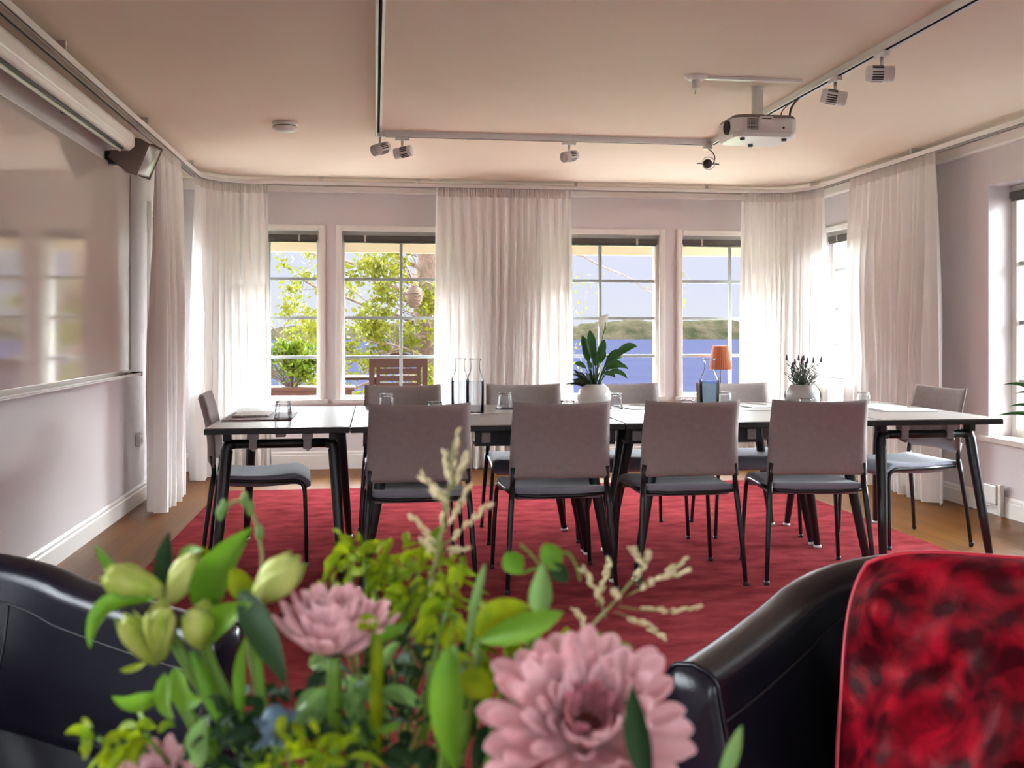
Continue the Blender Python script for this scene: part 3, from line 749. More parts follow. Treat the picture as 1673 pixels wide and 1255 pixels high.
# projector: lens face towards the whiteboard wall (-X)
P = V3((1.955, 4.97, 2.195))
r = thing('projector', 'white ceiling projector with its lens turned to the whiteboard wall', 'projector', P)
def rr_outline(w, d, rad, n=6):
    pts = []
    for (cx, cy, a0) in ((w/2-rad, d/2-rad, 0), (-w/2+rad, d/2-rad, PI/2), (-w/2+rad, -d/2+rad, PI), (w/2-rad, -d/2+rad, 1.5*PI)):
        for k in range(n+1): a = a0 + PI/2*k/n; pts.append((cx+rad*math.cos(a), cy+rad*math.sin(a)))
    return pts
def slab(m, out, z0, z1, s0=1, s1=1):
    n = len(out); m.add([(x*s0, y*s0, z0) for x, y in out] + [(x*s1, y*s1, z1) for x, y in out], [(i, (i+1) % n, n+(i+1) % n, n+i) for i in range(n)] + [tuple(range(n-1, -1, -1)), tuple(range(n, 2*n))]); return m
out = rr_outline(.345, .28, .055)
MB_ = slab(MB(), out, -.028, .045); MB_ = slab(MB_, out, -.05, -.028, .93, 1); MB_.build('body', W['white'], r, bevel=.004)
slab(MB(), out, .045, .062, .985, .93).build('top_cover', W['greyp'], r, bevel=.003)
for i in range(7):
    for j in range(8):
        pass
m = MB()
for i in range(8):
    a = math.radians(188 + 9*i)
for i in range(7):
    for j in range(9):
        x = -.105 + .0085*i - 0; z = -.018 + .0065*j; m.box(x, x+.006, -.1412, -.139, z, z+.0046)
m.build('vent_grille', W['darkp'], r)
LM = Matrix.Translation((-.1725, -.045, .008)) @ Matrix.Rotation(-PI/2, 4, 'Y')
lz = MB().lathe([(.036, -.002), (.036, .012), (.03, .013), (.027, .004), (0, .003)], 28, LM).build('lens_barrel', W['darkp'], r, smooth=True)
MB().ell((-.1765, -.045, .008), (.006, .025, .025), 16, 8).build('lens', W['leather'], lz, smooth=True)
MB().box(-.1745, -.172, .0, .02, .012, .03).build('sensor_window', W['darkp'], r)
MB().box(-.04, .03, -.144, -.139, .02, .052).build('carry_bracket', W['trim'], r, bevel=.002)
MB().box(-.03, .02, -.145, -.1435, .037, .042).build('bracket_slot', W['darkp'], r)
MB().ell((.085, -.141, -.005), (.006, .003, .006), 8, 6).build('ir_port', W['darkp'], r)
for (x, y) in ((-.11, -.085), (.11, -.085), (.0, .09)):
    MB().lathe([(.012, -.062), (.014, -.05)], 14, Matrix.Translation((x, y, 0))).build('foot', W['darkp'], r)
m = MB().lathe([(.05, .062), (.046, .075), (.03, .09), (.030, .21), (.036, .25), (.036, ZC-P.z)], 24, Matrix.Translation((.01, .02, 0))); m.build('ceiling_mount', W['white'], r, smooth=True)
for sx in (-1, 1): MB().box(sx*.05+.01-.006, sx*.05+.01+.006, -.06, .09, .060, .072).build('mount_arm', W['white'], r)
MB().tube(curve((.14, -.09, .05), (.15, -.05, .12), (.25, .05, .195), 10), .006, 6).build('power_cable', W['darkp'], r, smooth=True)
MB().tube(curve((.12, -.08, .05), (.08, -.02, .09), (.25, .1, .195), 10), .003, 6).build('power_cable', W['darkp'], r, smooth=True)

# ---------------------------------------------------------------- whiteboard
y0, y1, z0, z1 = 2.75, 6.75, .915, 2.165
r = thing('whiteboard', 'large glossy whiteboard with aluminium frame on the side wall', 'whiteboard', (XL+.002, (y0+y1)/2, z0))
h = (y1-y0)/2; H = z1-z0
MB().box(0, .018, -h, h, 0, H).build('writing_surface', W['board'], r)
m = MB()
for b in ((0, .024, -h-.012, -h, -.012, H+.006), (0, .024, h, h+.012, -.012, H+.006), (0, .024, -h, h, -.03, 0)): m.box(*b)
m.build('board_frame', W['alu'], r, bevel=.002)
MB().box(0, .02, -h, h, H, H+.005).build('top_edge', W['white'], r)
t = MB(); t.box(.024, .085, -h+.3, h+.03, -.036, -.028); t.box(.078, .085, -h+.3, h+.03, -.028, -.018); tr = t.build('pen_tray', W['white'], r, bevel=.002)
MB().box(.02, .088, h+.028, h+.04, -.04, -.014).build('tray_end_cap', W['darkp'], tr)
mk = thing('whiteboard_marker', 'dark marker lying at the end of the whiteboard tray', 'marker', (XL+.05, 6.58, z0-.018))
MB().tube([(0, -.06, 0), (0, .04, 0)], .008, 10).build('barrel', W['greyp'], mk, smooth=True)
MB().tube([(0, .04, 0), (0, .075, 0)], .0085, 10).build('cap', W['darkp'], mk, smooth=True)

# ---------------------------------------------------------------- projection screen case
r = thing('projection_screen', 'long white roll-up projection screen case above the whiteboard', 'projection screen', (XL+.135, 4.2, 2.275))
L0, L1 = -3.2, 1.88
prof = [(-.055, -.05), (.03, -.052), (.055, -.03), (.058, .03), (.04, .055), (-.055, .055)]
m = MB(); k = len(prof); m.add([(x, y, z) for y in (L0, L1) for x, z in prof], [(i, (i+1) % k, k+(i+1) % k, k+i) for i in range(k)] + [tuple(range(k)), tuple(range(2*k-1, k-1, -1))]); m.build('case', W['trim'], r, bevel=.008)
MB().box(-.03, .02, L0+.05, L1-.05, -.0635, -.052).build('bottom_bar', W['darkp'], r)
MB().tube([(-.002, L0+.06, -.068), (-.002, L1-.06, -.068)], .009, 8).build('weight_rod', W['alu'], r, smooth=True)
m = MB(); m.add([(x*1.04, y, z*1.04) for y in (L1, L1+.02) for x, z in prof], [(i, (i+1) % k, k+(i+1) % k, k+i) for i in range(k)] + [tuple(range(k)), tuple(range(2*k-1, k-1, -1))]); m.build('end_cap', W['trim'], r, bevel=.004)
for y in (L0+.4, -1.0, 1.2): MB().box(-.133, -.05, y-.03, y+.03, .0, .05).build('wall_bracket', W['darkalu'], r)
# ---------------------------------------------------------------- loudspeaker beyond the screen case
S = V3((XL+.125, 6.24, 2.205))
r = thing('loudspeaker', 'grey wedge loudspeaker on the wall between the screen case and the curtain', 'loudspeaker', S)
R = Matrix.Translation((.06, 0, 0)) @ Matrix.Rotation(math.radians(-14), 4, 'Z') @ Matrix.Rotation(math.radians(24), 4, 'Y')
m = MB(); prof = [(-.115, -.06), (-.115, .06), (.02, .095), (.07, .09), (.07, -.09), (.02, -.095)]
k = 6; m.add([R @ V3((x, y, z)) for y in (-.085, .085) for x, z in prof], [(i, (i+1) % k, k+(i+1) % k, k+i) for i in range(k)] + [tuple(range(k)), tuple(range(2*k-1, k-1, -1))]); m.build('cabinet', W['greyp'], r, bevel=.012)
m = MB().grid(lambda u, v: R @ V3((.072+.022*math.sin(PI*u)*math.sin(PI*v), (u-.5)*.17, (v-.5)*.185)), 14, 14); m.build('front_grille', W['clampm'], r, smooth=True, solid=.004)
MB().box(-.123, .0, -.03, .03, -.05, .03).build('wall_mount', W['darkp'], r, bevel=.006)

# ---------------------------------------------------------------- sockets
def socket(name, label, x, y, z, nx, w=.08, h=.08):
    r = thing(name, label, 'wall socket', (x, y, z), 0, 'wall sockets'); s = nx
    MB().box(0, s*.03, -w/2, w/2, -h/2, h/2).build('cover_plate', W['white'], r, bevel=.006)
    for q in ((0,) if h < .1 else (-.035, .035)):
        f = MB().lathe([(.021, .0), (.021, .004), (.018, .004), (.017, .001), (0, .001)], 20, Matrix.Translation((s*.031, 0, q)) @ Matrix.Rotation(s*PI/2, 4, 'Y')).build('socket_face', W['white'], r, smooth=True)
        for e in (-.0095, .0095): MB().ell((s*.0335, e, q), (.002, .003, .003), 8, 6).build('pin_hole', W['darkp'], f)
socket('wall_socket', 'white double wall socket low on the side wall beside the end curtain', XR-.021, 6.62, .115, -1, .085, .16)
r = thing('wall_junction_box', 'white junction box with cable on the baseboard under the stone sill', 'junction box', (XR-.02, 5.92, .13))
MB().box(-.03, 0, -.07, .07, -.06, .06).build('box_cover', W['white'], r, bevel=.006)
MB().box(-.028, 0, -.115, -.085, -.125, .07).build('cable_duct', W['alu'], r, bevel=.003)
MB().tube(curve((-.02, -.02, -.06), (-.03, .03, -.10), (-.02, .06, -.05), 8), .004, 6).build('cable', W['white'], r, smooth=True)
socket('light_switch', 'small white switch plate low on the wall between whiteboard and curtain', XL+.001, 7.02, .43, 1, .08, .08)

# plant at the frame edge on the stone sill
pl = thing('sill_plant', 'dark spiky potted plant on the stone window sill at the picture edge', 'plant', (XR+.09, 5.42, .487))
MB().lathe([(.055, 0), (.075, .12), (.08, .125), (.072, .125), (.068, .11), (0, .11)], 24).build('pot', W['ceramic'], pl, smooth=True)
rnd = random.Random(3)
for k in range(16):
    a = rnd.uniform(0, 6.28); q = rnd.uniform(.10, .26); h = rnd.uniform(.18, .42)
    dx = min(q*math.cos(a), .06); dy = q*math.sin(a)
    if k < 5: dx, dy, h = (-.16-.02*k, .15+.03*k, (.40, .30, .22, .35, .16)[k])
    m = MB(); leaf_mesh(m, (0, 0, .11), (dx*.4, dy*.4, h+.06), (dx, dy, h), .03, (-1, -.6, .5), .4); m.build('leaf', W['dleaf'], pl, smooth=True)
# ================================================================ OUTSIDE
m = MB().box(-9, 12, YB+TH, 13.2, -.25, -.06); struct(m.build('terrace', W['deck']), 'pale stone terrace outside the windows', 'terrace')
m = MB().grid(lambda u, v: V3((-60+u*120, 13.2+v*50, -.3-3.9*v**.7)), 6, 8); struct(m.build('lawn', W['grass']), 'lawn falling to the lake', 'lawn')
m = MB(); m.add([(-30, -30, -.3), (-9, -30, -.3), (-9, 13.2, -.3), (-30, 13.2, -.3)], [(0, 1, 2, 3)]); m.add([(12, -30, -.3), (40, -30, -.3), (40, 13.2, -.3), (12, 13.2, -.3)], [(0, 1, 2, 3)])
m.add([(-9, -30, -.06), (12, -30, -.06), (12, 13.2, -.06), (-9, 13.2, -.06)], [(0, 1, 2, 3)])
g = m; g.v = g.v[:8]; g.f = g.f[:2]; struct(g.build('ground', W['deck']), 'paved ground beside the house', 'ground')
m = MB().add([(-900, 30, -3.95), (900, 30, -3.95), (900, 640, -3.95), (-900, 640, -3.95)], [(0, 1, 2, 3)]); struct(m.build('lake', lake_mat()), 'blue lake beyond the terrace', 'lake')
def hill(u, v):
    x = -700 + 1500*u
    h = 7.2 + 2.2*math.sin(x*.011+.6) + 1.6*math.sin(x*.031+2) + .9*math.sin(x*.09) + .6*math.sin(x*.23+1) + .55*math.sin(x*.61)+ .4*math.sin(x*1.3)
    h += 3.0*math.exp(-((x-225)/60)**2) - 1.5*math.exp(-((x+90)/80)**2)
    return V3((x, 596 + 60*v + 3*math.sin(x*.05), -3.95 + h*min(1, 1.25*math.sin(min(1, v*1.6)*PI/2))))
struct(MB().grid(hill, 700, 6).build('far_shore', shore_mat(), smooth=True), 'low wooded shore across the lake', 'shore')
# roof and eaves with the cream fascia seen at the window heads
m = MB(); m.box(XL-1.0, XR+1.1, YF-.3, YB+1.1, ZC+.14, ZC+.24); struct(m.build('roof', W['eave']), 'house roof', 'roof')
m = MB(); m.box(XL-1.0, XR+1.1, YB+.92, YB+.98, 1.905, 2.56); struct(m.build('eave_fascia', W['eave']), 'cream fascia board of the eaves', 'fascia')

# teak armchairs on the terrace
def teak_chair(x, y, rz, label):
    r = thing('terrace_armchair', label, 'garden chair', (x, y, -.06), rz, 'teak terrace chairs')
    for s in (-1, 1):
        MB().box(s*.27-.028, s*.27+.028, -.27, -.22, 0, .955).build('back_post', W['wood'], r, bevel=.006)
        MB().box(s*.27-.028, s*.27+.028, .22, .275, 0, .62).build('leg', W['wood'], r, bevel=.006)
        MB().box(s*.27-.04, s*.27+.04, -.24, .30, .62, .65).build('armrest', W['wood'], r, bevel=.008)
    m = MB(); n = 12; vs = []
    for i in range(n+1):
        u = i/n; zt = .955 + .055*max(0, math.sin(PI*(u-.12)/.76) if .12 < u < .88 else 0)
        for yy in (-.268, -.232):
            vs += [V3((-.243+.486*u, yy, .855)), V3((-.243+.486*u, yy, zt))]
    f = []
    for i in range(n):
        a = i*4; b = a+4; f += [(a, b, b+1, a+1), (a+2, a+3, b+3, b+2), (a+1, b+1, b+3, a+3), (a, a+2, b+2, b)]
    f += [(0, 1, 3, 2), (n*4, n*4+2, n*4+3, n*4+1)]
    m.add(vs, f); m.build('crest_rail', W['wood'], r)
    for k in range(5):
        z = .50 + .072*k; MB().box(-.19, .19, -.258, -.24, z, z+.055).build('back_slat', W['wood'], r, bevel=.003)
    for s in (-1, 1): MB().box(s*.205-.02, s*.205+.02, -.262, -.236, .42, .86).build('back_stile', W['wood'], r, bevel=.003)
    for k in range(7):
        y0 = -.21 + .068*k; MB().box(-.245, .245, y0, y0+.055, .41, .435).build('seat_slat', W['wood'], r, bevel=.003)
    return r
teak_chair(.235, 10.55, .0, 'slatted brown wooden terrace armchair outside the window beside the tree')
teak_chair(1.66, 10.6, .25, 'slatted brown wooden terrace armchair half hidden by the middle curtain and peace lily')
tb = thing('terrace_table', 'low wooden terrace table beside the slatted armchair, just visible through the glass', 'garden table', (-.28, 11.6, -.06))
for k in range(6): MB().box(-.33, .33, -.30+.102*k, -.30+.102*k+.09, .68, .71).build('top_slat', W['wood'], tb, bevel=.003)
for sx in (-1, 1):
    for sy in (-1, 1): MB().box(sx*.27-.03, sx*.27+.03, sy*.24-.03, sy*.24+.03, 0, .68).build('leg', W['wood'], tb, bevel=.004)
bx = thing('planter_box', 'wooden planter box along the terrace under the leafy bush', 'planter', (-.86, 10.7, -.06))
for k in range(4): MB().box(-.62, .62, -.2, -.175, .04+.145*k, .04+.145*k+.135).build('front_board', W['planter'], bx, bevel=.004)
MB().box(-.62, .62, -.175, .2, .04, .59).build('soil_body', W['planter'], bx)
MB().box(-.65, .65, -.225, .225, .61, .645).build('top_rim', W['planter'], bx, bevel=.004)

def leaf_quad(m, c, d, s, n):
    """one small pointed leaf, folded on its midrib"""
    sd = d.cross(n); sd = sd.normalized() if sd.length > 1e-5 else d.orthogonal().normalized(); nn = sd.cross(d)
    a = c; b = c + d*s*.45 + sd*s*.3 + nn*s*.1; e = c + d*s*.45 - sd*s*.3 + nn*s*.1; t = c + d*s; mid = c + d*s*.5
    m.add([a, b, t, e, mid], [(0, 1, 4), (1, 2, 4), (0, 4, 3), (4, 2, 3)])
def rv(rnd, zb=0): return V3((rnd.uniform(-1, 1), rnd.uniform(-1, 1), rnd.uniform(-1, 1)+zb)).normalized()
bu = thing('garden_bush', 'bright green leafy bush growing in the wooden planter box', 'bush', (-.86, 10.72, .55))
rnd = random.Random(12); m = MB(); mt = MB()
for k in range(46):
    a = rnd.uniform(0, 6.28); q = rnd.uniform(0, .55); tip = V3((q*math.cos(a)*1.0, q*math.sin(a)*.5, rnd.uniform(.18, .44)*(1-.25*q)))
    mt.tube(curve(tip*.1, tip*.5+UP*.03, tip, 4), .005, 5)
    for j in range(26):
        c = tip + rv(rnd)*rnd.uniform(.02, .13); leaf_quad(m, c, rv(rnd, .3), rnd.uniform(.05, .095), rv(rnd, .6))
mt.build('twig', W['bark'], bu); m.build('foliage', W['bush'], bu)

# the lakeside tree: thick trunk, limbs with leafy sprays towards the whiteboard side, bare twigs on the other
tr = thing('lakeside_tree', 'old tree with thick pale trunk and fresh yellow-green leaves beyond the terrace', 'tree', (.93, 14.6, -.6))
def limb(m, p, d, L, r, depth, rnd, tips, sp=.5):
    n = 6; pts = [p]; q = V3(p); dd = V3(d)
    for i in range(n):
        dd = (dd + rv(rnd)*.18 + UP*.02).normalized(); q = q + dd*L/n; pts.append(V3(q))
    m.tube(pts, [r*(1-.6*i/n) for i in range(n+1)], 6 if depth > 1 else 4)
    if depth == 0: tips.append((pts[-1], dd)); tips.append((pts[3], dd)); return
    for k in range(rnd.randint(3, 4)):
        i = rnd.randint(2, n); nd = (dd*.7 + rv(rnd)*.9).normalized()
        limb(m, pts[i], nd, L*rnd.uniform(.5, .7), r*.42, depth-1, rnd, tips, sp)
rnd = random.Random(31)
MB().tube([(0, 0, 0), (-.02, 0, .5), (-.08, 0, 1.3), (-.14, .02, 2.1), (-.10, .05, 3.0), (0, .1, 4.6)], [.36, .29, .26, .25, .22, .13], 14).build('trunk', W['bark'], tr, smooth=True)
specs = [((-.1, -.1, 1.1), (-1, -.25, .12), 1.6, 1), ((-.1, -.1, 1.5), (-1, -.1, .05), 2.1, 1), ((-.12, 0, 1.8), (-1, .2, .22), 2.1, 1), ((-.1, 0, 2.2), (-.9, -.3, .25), 2.2, 1), ((-.1, 0, 2.6), (-1, .1, .3), 2.2, 1),
         ((-.1, -.1, 1.3), (-.55, -.6, .1), 1.1, 1), ((-.1, -.1, 2.0), (-.3, -.7, .2), 1.1, 1), ((-.12, -.1, 2.4), (.2, -.8, .1), 1.0, 1), ((-.1, -.15, .9), (-.4, -.6, .0), 1.0, 1), ((-.1, -.1, 1.7), (-.75, -.5, .0), 1.5, 1),
         ((-.05, 0, 2.3), (1, -.2, .15), 1.7, 0), ((-.05, 0, 2.9), (1, .2, .05), 1.8, 0), ((-.05, 0, 1.8), (1, -.1, .05), 1.5, 0), ((0, 0, 3.0), (.9, -.3, -.05), 2.1, .15)]
fol = MB(); fol2 = MB()
for (p, d, L, lf) in specs:
    tips = []; m = MB(); limb(m, V3(p), V3(d).normalized(), L, .03 if lf == 1 else .026, 3 if lf != 1 else 2, rnd, tips)
    m.build('limb', W['bark'], tr, smooth=True)
    for (c, dd) in tips:
        if lf == 1 or rnd.random() < (.12 if lf == 0 else .25):
            for j in range(36 if lf == 1 else 5):
                q = c + rv(rnd)*rnd.uniform(.01, .2); leaf_quad(fol if lf == 1 else fol2, q, rv(rnd, -.2), rnd.uniform(.06, .11) if lf == 1 else .06, rv(rnd, .5))
fol.build('foliage', W['treeleaf'], tr); fol2.build('young_foliage', W['treeleaf'], tr)
# twig screen round the trunk (fine dense epicormic shoots)
m = MB()
for k in range(150):
    z = rnd.uniform(.4, 2.9); a = rnd.uniform(PI*.75, PI*2.0); b = V3((-.1+.25*math.cos(a), .25*math.sin(a), z)); e = b + V3((math.cos(a)*.3+rnd.uniform(-.2, .1), math.sin(a)*.25, rnd.uniform(.1, .45)))
    m.tube(curve(b, b.lerp(e, .5)+rv(rnd)*.05, e, 4), .006, 4)
m.build('trunk_shoots', W['bark'], tr)
ne = at(676, 484, 12.6)
bn = thing('wicker_nest', 'round brown hanging nest among the tree branches', 'nest', ne)
MB().ell((0, 0, 0), (.11, .10, .14), 16, 10).build('nest_ball', W['nest'], bn, smooth=True)
m = MB()
for k in range(40):
    a = rnd.uniform(0, 6.28); b = rnd.uniform(-1.3, 1.3)
    p = V3((.11*math.cos(a)*math.cos(b), .10*math.sin(a)*math.cos(b), .14*math.sin(b))); t = V3((-math.sin(a), math.cos(a), rnd.uniform(-.5, .5))).normalized()
    m.tube([p - t*.05, p*1.06, p + t*.05], .006, 4)
m.build('nest_twig', W['nest'], bn)
MB().tube([(0, 0, .14), (.02, .02, .42)], .004, 4).build('hanger', W['bark'], bn)
# ================================================================ LEATHER TUB CHAIRS
def tub(name_label, front_mid, facing, W_=.72, arm=.36, zback=.735, zarm=.66, th=.085, flip=1):
    """front_mid: point midway between the two arm fronts; facing: unit vector the sitter looks along"""
    d = V3((facing[0], facing[1], 0)).normalized(); s = V3((-d.y, d.x, 0))
    r = thing('tub_armchair', name_label, 'armchair', (front_mid[0], front_mid[1], 0), 0, 'dark leather tub armchairs')
    R = W_/2
    path = []   # (point, outward normal, fraction 0 front .. 1 back .. 0 front)
    na, nc = 8, 24
    for k in range(na): path.append((s*R - d*(arm*k/na), s, k/na*.35))
    for k in range(nc+1):
        a = PI*k/nc; o = s*math.cos(a) - d*math.sin(a); path.append((-d*arm + o*R, o, .35 + .65*math.sin(a)))
    for k in range(na-1, -1, -1): path.append((-s*R - d*(arm*k/na), -s, k/na*.35))
    def top(f): return zarm + (zback-zarm)*(f*f*(3-2*f))
    rad = .022
    m = MB(); prof_n = None; vs = []
    for (p, o, f) in path:
        zt = top(f); pr = []
        lean = .03*f
        pr.append((-.015, .10)); pr.append((.004, .35)); pr.append((lean*.6, zt-.10)); pr.append((lean, zt-rad))
        for k in range(1, 6):
            a = PI/2*k/6; pr.append((lean - rad*(1-math.cos(a)), zt - rad + rad*math.sin(a)))
        pr.append((lean-th*.5, zt+.004))
        for k in range(0, 6):
            a = PI/2*k/5; pr.append((lean - th + .03 - .03*math.sin(a), zt - .03 + .03*math.cos(a)))
        pr += [(lean-th-.008, zt-.07), (lean-th-.022, zt-.14), (-th-.045, .46), (-th-.05, .30)]
        prof_n = len(pr)
        vs += [p + o*a + UP*z for a, z in pr]
    n = len(path)
    m.add(vs, [(i*prof_n+j, i*prof_n+j+1, (i+1)*prof_n+j+1, (i+1)*prof_n+j) for i in range(n-1) for j in range(prof_n-1)])
    shell = m.build('back_shell', W['leather'], r, smooth=True)
    # arm fronts: bulged leather panels closing both ends
    for e in (0, n-1):
        loop = [vs[e*prof_n+j] for j in range(prof_n)]
        c = sum(loop, V3())/len(loop); m = MB()
        ring1 = [p for p in loop]; ring2 = [c + (p-c)*.90 + d*.014 for p in loop]; ring3 = [c + (p-c)*.6 + d*.020 for p in loop]
        k = prof_n
        m.add(ring1 + ring2 + ring3 + [c + d*.021], [(i, (i+1) % k, k+(i+1) % k, k+i) for i in range(k)] + [(k+i, k+(i+1) % k, 2*k+(i+1) % k, 2*k+i) for i in range(k)] + [(2*k+i, 2*k+(i+1) % k, 3*k) for i in range(k)])
        m.build('arm_front', W['leather'], r, smooth=True)
        MB().tube([p + d*.004 for p in loop], .0045, 6).build('piping', W['leather'], r, smooth=True)
    # seams: inner horizontal stitch line and two vertical seams
    MB().tube([vs[i*prof_n+prof_n-4] + path[i][1]*(-.001) for i in range(n)], .0022, 6).build('seam', W['seamm'], r, smooth=True)
    MB().tube([vs[i*prof_n+4] for i in range(n)], .0022, 6).build('seam', W['seamm'], r, smooth=True)
    for i in (na+3, na+nc//2, na+nc-3):
        MB().tube([vs[i*prof_n+j] - path[i][1]*.001 for j in range(prof_n-4, prof_n)], .0022, 6).build('seam', W['seamm'], r, smooth=True)
    # seat cushion, apron, feet
    m = MB(); ou = []
    Ri = R-th-.05
    for k in range(25):
        a = PI*k/24; ou.append(-d*arm + (s*math.cos(a) - d*math.sin(a))*Ri)
    ou = [s*Ri + d*.0] + ou + [-s*Ri + d*.0]
    k = len(ou)
    m.add([p + UP*.27 for p in ou] + [p + UP*.41 for p in ou] + [p*.93 - d*.02 + UP*.435 for p in ou], [(i, (i+1) % k, k+(i+1) % k, k+i) for i in range(k)] + [(k+i, k+(i+1) % k, 2*k+(i+1) % k, 2*k+i) for i in range(k)] + [tuple(range(2*k, 3*k)), tuple(range(k-1, -1, -1))])
    m.build('seat_cushion', W['leather'], r, bevel=.012)
    m = MB(); m.add([p + UP*.10 for p in ou] + [p + UP*.27 for p in ou], [(i, (i+1) % k, k+(i+1) % k, k+i) for i in range(k)] + [tuple(range(k, 2*k)), tuple(range(k-1, -1, -1))]); m.build('seat_base', W['leather'], r)
    for p in (s*(R-.06)-d*.04, -s*(R-.06)-d*.04, s*.2-d*(arm+.2), -s*.2-d*(arm+.2)):
        MB().lathe([(.018, .01), (.026, .11)], 12, Matrix.Translation(p)).build('foot', W['cofftop'], r, smooth=True)
    return r
# right chair faces the bouquet; its far arm front is the blue-lit facet
dR = V3((-.72, -.69, 0)).normalized(); sR = V3((-dR.y, dR.x, 0))
aR = V3((.447, 1.49, 0)) - (-1)*0*sR
far = 1 if (sR.dot(V3((-.7, .72, 0))) > 0) else -1
fmR = V3((.447, 1.49, 0)) - sR*far*.36
tub('dark leather tub armchair holding the red damask cushion', fmR, dR)
dL = V3((.79, -.61, 0)).normalized(); sL = V3((-dL.y, dL.x, 0))
far = 1 if (sL.dot(V3((.61, .79, 0))) > 0) else -1
fmL = V3((-.238, 1.815, 0)) - sL*far*.36
tub('dark leather tub armchair behind the lily buds, nearest the whiteboard wall', fmL, dL, arm=.40)

# red cushion leaning inside the right chair
def cushion(label, c, ax_u, ax_v, S=.5, T=.15):
    au = V3(ax_u).normalized(); av = V3(ax_v); av = (av - au*av.dot(au)).normalized(); an = au.cross(av)
    r = thing('throw_cushion', label, 'cushion', c)
    def pt(u, v, sgn):
        x, y = 2*u-1, 2*v-1
        x, y = x*math.sqrt(1-.30*abs(y)**3), y*math.sqrt(1-.30*abs(x)**3)
        k = 1 - .10*(1-abs(x)**3)*abs(y)**3*0 ; pin = 1 - .07*(1-x*x)*(y*y) ; pin2 = 1 - .07*(1-y*y)*(x*x)
        p, q = 2*u-1, 2*v-1; t = T/2*((1-abs(p)**2.4)*(1-abs(q)**2.4))**.6 if abs(p) < 1 and abs(q) < 1 else 0
        wr = .022*math.sin(7*x+4*y)*math.sin(5*y-3*x+1) + .024*math.sin(3.1*x-6*y+.7) + .03*math.exp(-((x+.6)**2+(y-.6)**2)*6)*math.sin(11*(x-y*.5)) + .012*math.sin(11*x+3*y*y+2)
        t2 = t + wr*(t/(T/2))
        return au*(x*S/2*pin2) + av*(y*S/2*pin) + an*(t2*sgn)
    m = MB().grid(lambda u, v: pt(u, v, 1), 40, 40); m.grid(lambda u, v: pt(1-u, v, -1), 40, 40)
    m.build('cushion_cover', W['cushion'], r, smooth=True)
    ed = [pt(k/20, 0, 0) for k in range(20)] + [pt(1, k/20, 0) for k in range(20)] + [pt(1-k/20, 1, 0) for k in range(20)] + [pt(0, 1-k/20, 0) for k in range(21)]
    MB().tube(ed, .004, 8).build('piping', W['piping'], r, smooth=True)
    return r
tl = at(1345, 903, 1.66); bl = at(1364, 1330, 1.51); trr = at(1800, 1190, 1.36)
cv = (tl - bl).normalized(); cu = (trr - tl).normalized(); cu = (cu - cv*cu.dot(cv)).normalized(); cc = tl + cu*.25 - cv*.25
ra = math.radians(7); cu, cv = cu*math.cos(ra) - cv*math.sin(ra), cv*math.cos(ra) + cu*math.sin(ra)
cushion('red satin damask throw cushion standing in the dark tub armchair', cc, cu, cv)
# low table that carries the vase
bt = thing('side_table', 'round dark side table carrying the flower vase', 'side table', (0, .66, .009))
MB().lathe([(.24, .46), (.25, .465), (.25, .485), (.24, .49), (0, .49)], 40).build('tabletop', W['cofftop'], bt, smooth=False)
MB().tube([(0, 0, .02), (0, 0, .465)], .03, 14).build('pedestal', W['black'], bt, smooth=True)
MB().lathe([(.17, 0), (.17, .012), (.03, .03)], 32).build('foot_plate', W['black'], bt, smooth=True)
va = thing('flower_vase', 'grey glazed vase holding the bouquet', 'vase', (0, .66, .4995))
MB().lathe([(.05, 0), (.062, .004), (.075, .08), (.07, .17), (.05, .235), (.056, .262), (.051, .262), (.046, .235), (.064, .17), (.068, .08), (.0, .02)], 36).build('body', W['vase'], va, smooth=True)
# ================================================================ BOUQUET (each cut stem is a thing of its own)
GB = 'cut stems of the bouquet'
rnd = random.Random(77)
NECK = V3((0, .66, .745))
def foot(): 
    a = rnd.uniform(0, 6.28); return NECK + V3((.03*math.cos(a), .03*math.sin(a), -.17)), NECK + V3((.028*math.cos(a+.4), .028*math.sin(a+.4), 0))
def flower(name, label, cat, tip, ctrl=None, r=.0032, m_=None, group=GB):
    """an Empty at the stem's tip with a curved stem down into the vase"""
    t = V3(tip); root = thing(name, label, cat, t, 0, group)
    f, nk = foot(); c = V3(ctrl) if ctrl is not None else V3((t.x*.9+nk.x*.1, t.y*.9+nk.y*.1, (t.z+nk.z)/2))
    pts = arc(t, c, nk, 14) + [nk.lerp(f, k/3) for k in (1, 2, 3)]
    st = MB().tube([p - t for p in pts], [r*.8] + [r]*(len(pts)-1), 7).build('stem', m_ or W['stem'], root, smooth=True)
    return root, t, pts
def petal(m, M, L, w, curl, cup, n=9, tipw=.8):
    """spoon petal along local +X from origin, bending up by curl, with a rounded tip"""
    rows = []
    for i in range(n+1):
        t = 1-(1-i/n)**1.7; a = curl*t; x = L*(math.sin(a)/curl if abs(curl) > 1e-3 else t); z = L*((1-math.cos(a))/curl if abs(curl) > 1e-3 else 0)
        ww = w*.5*(.32 + .68*min(1, t*1.5))*(math.sqrt(max(0, 1-((t-.78)/.22)**2)) if t > .78 else 1); ww = max(ww, w*.06)
        for q in (-1, -.5, 0, .5, 1): rows.append(M @ V3((x - math.sin(a)*cup*q*q*ww, q*ww, z + math.cos(a)*cup*q*q*ww)))
    m.add(rows, [(i*5+j, i*5+j+1, (i+1)*5+j+1, (i+1)*5+j) for i in range(n) for j in range(4)])
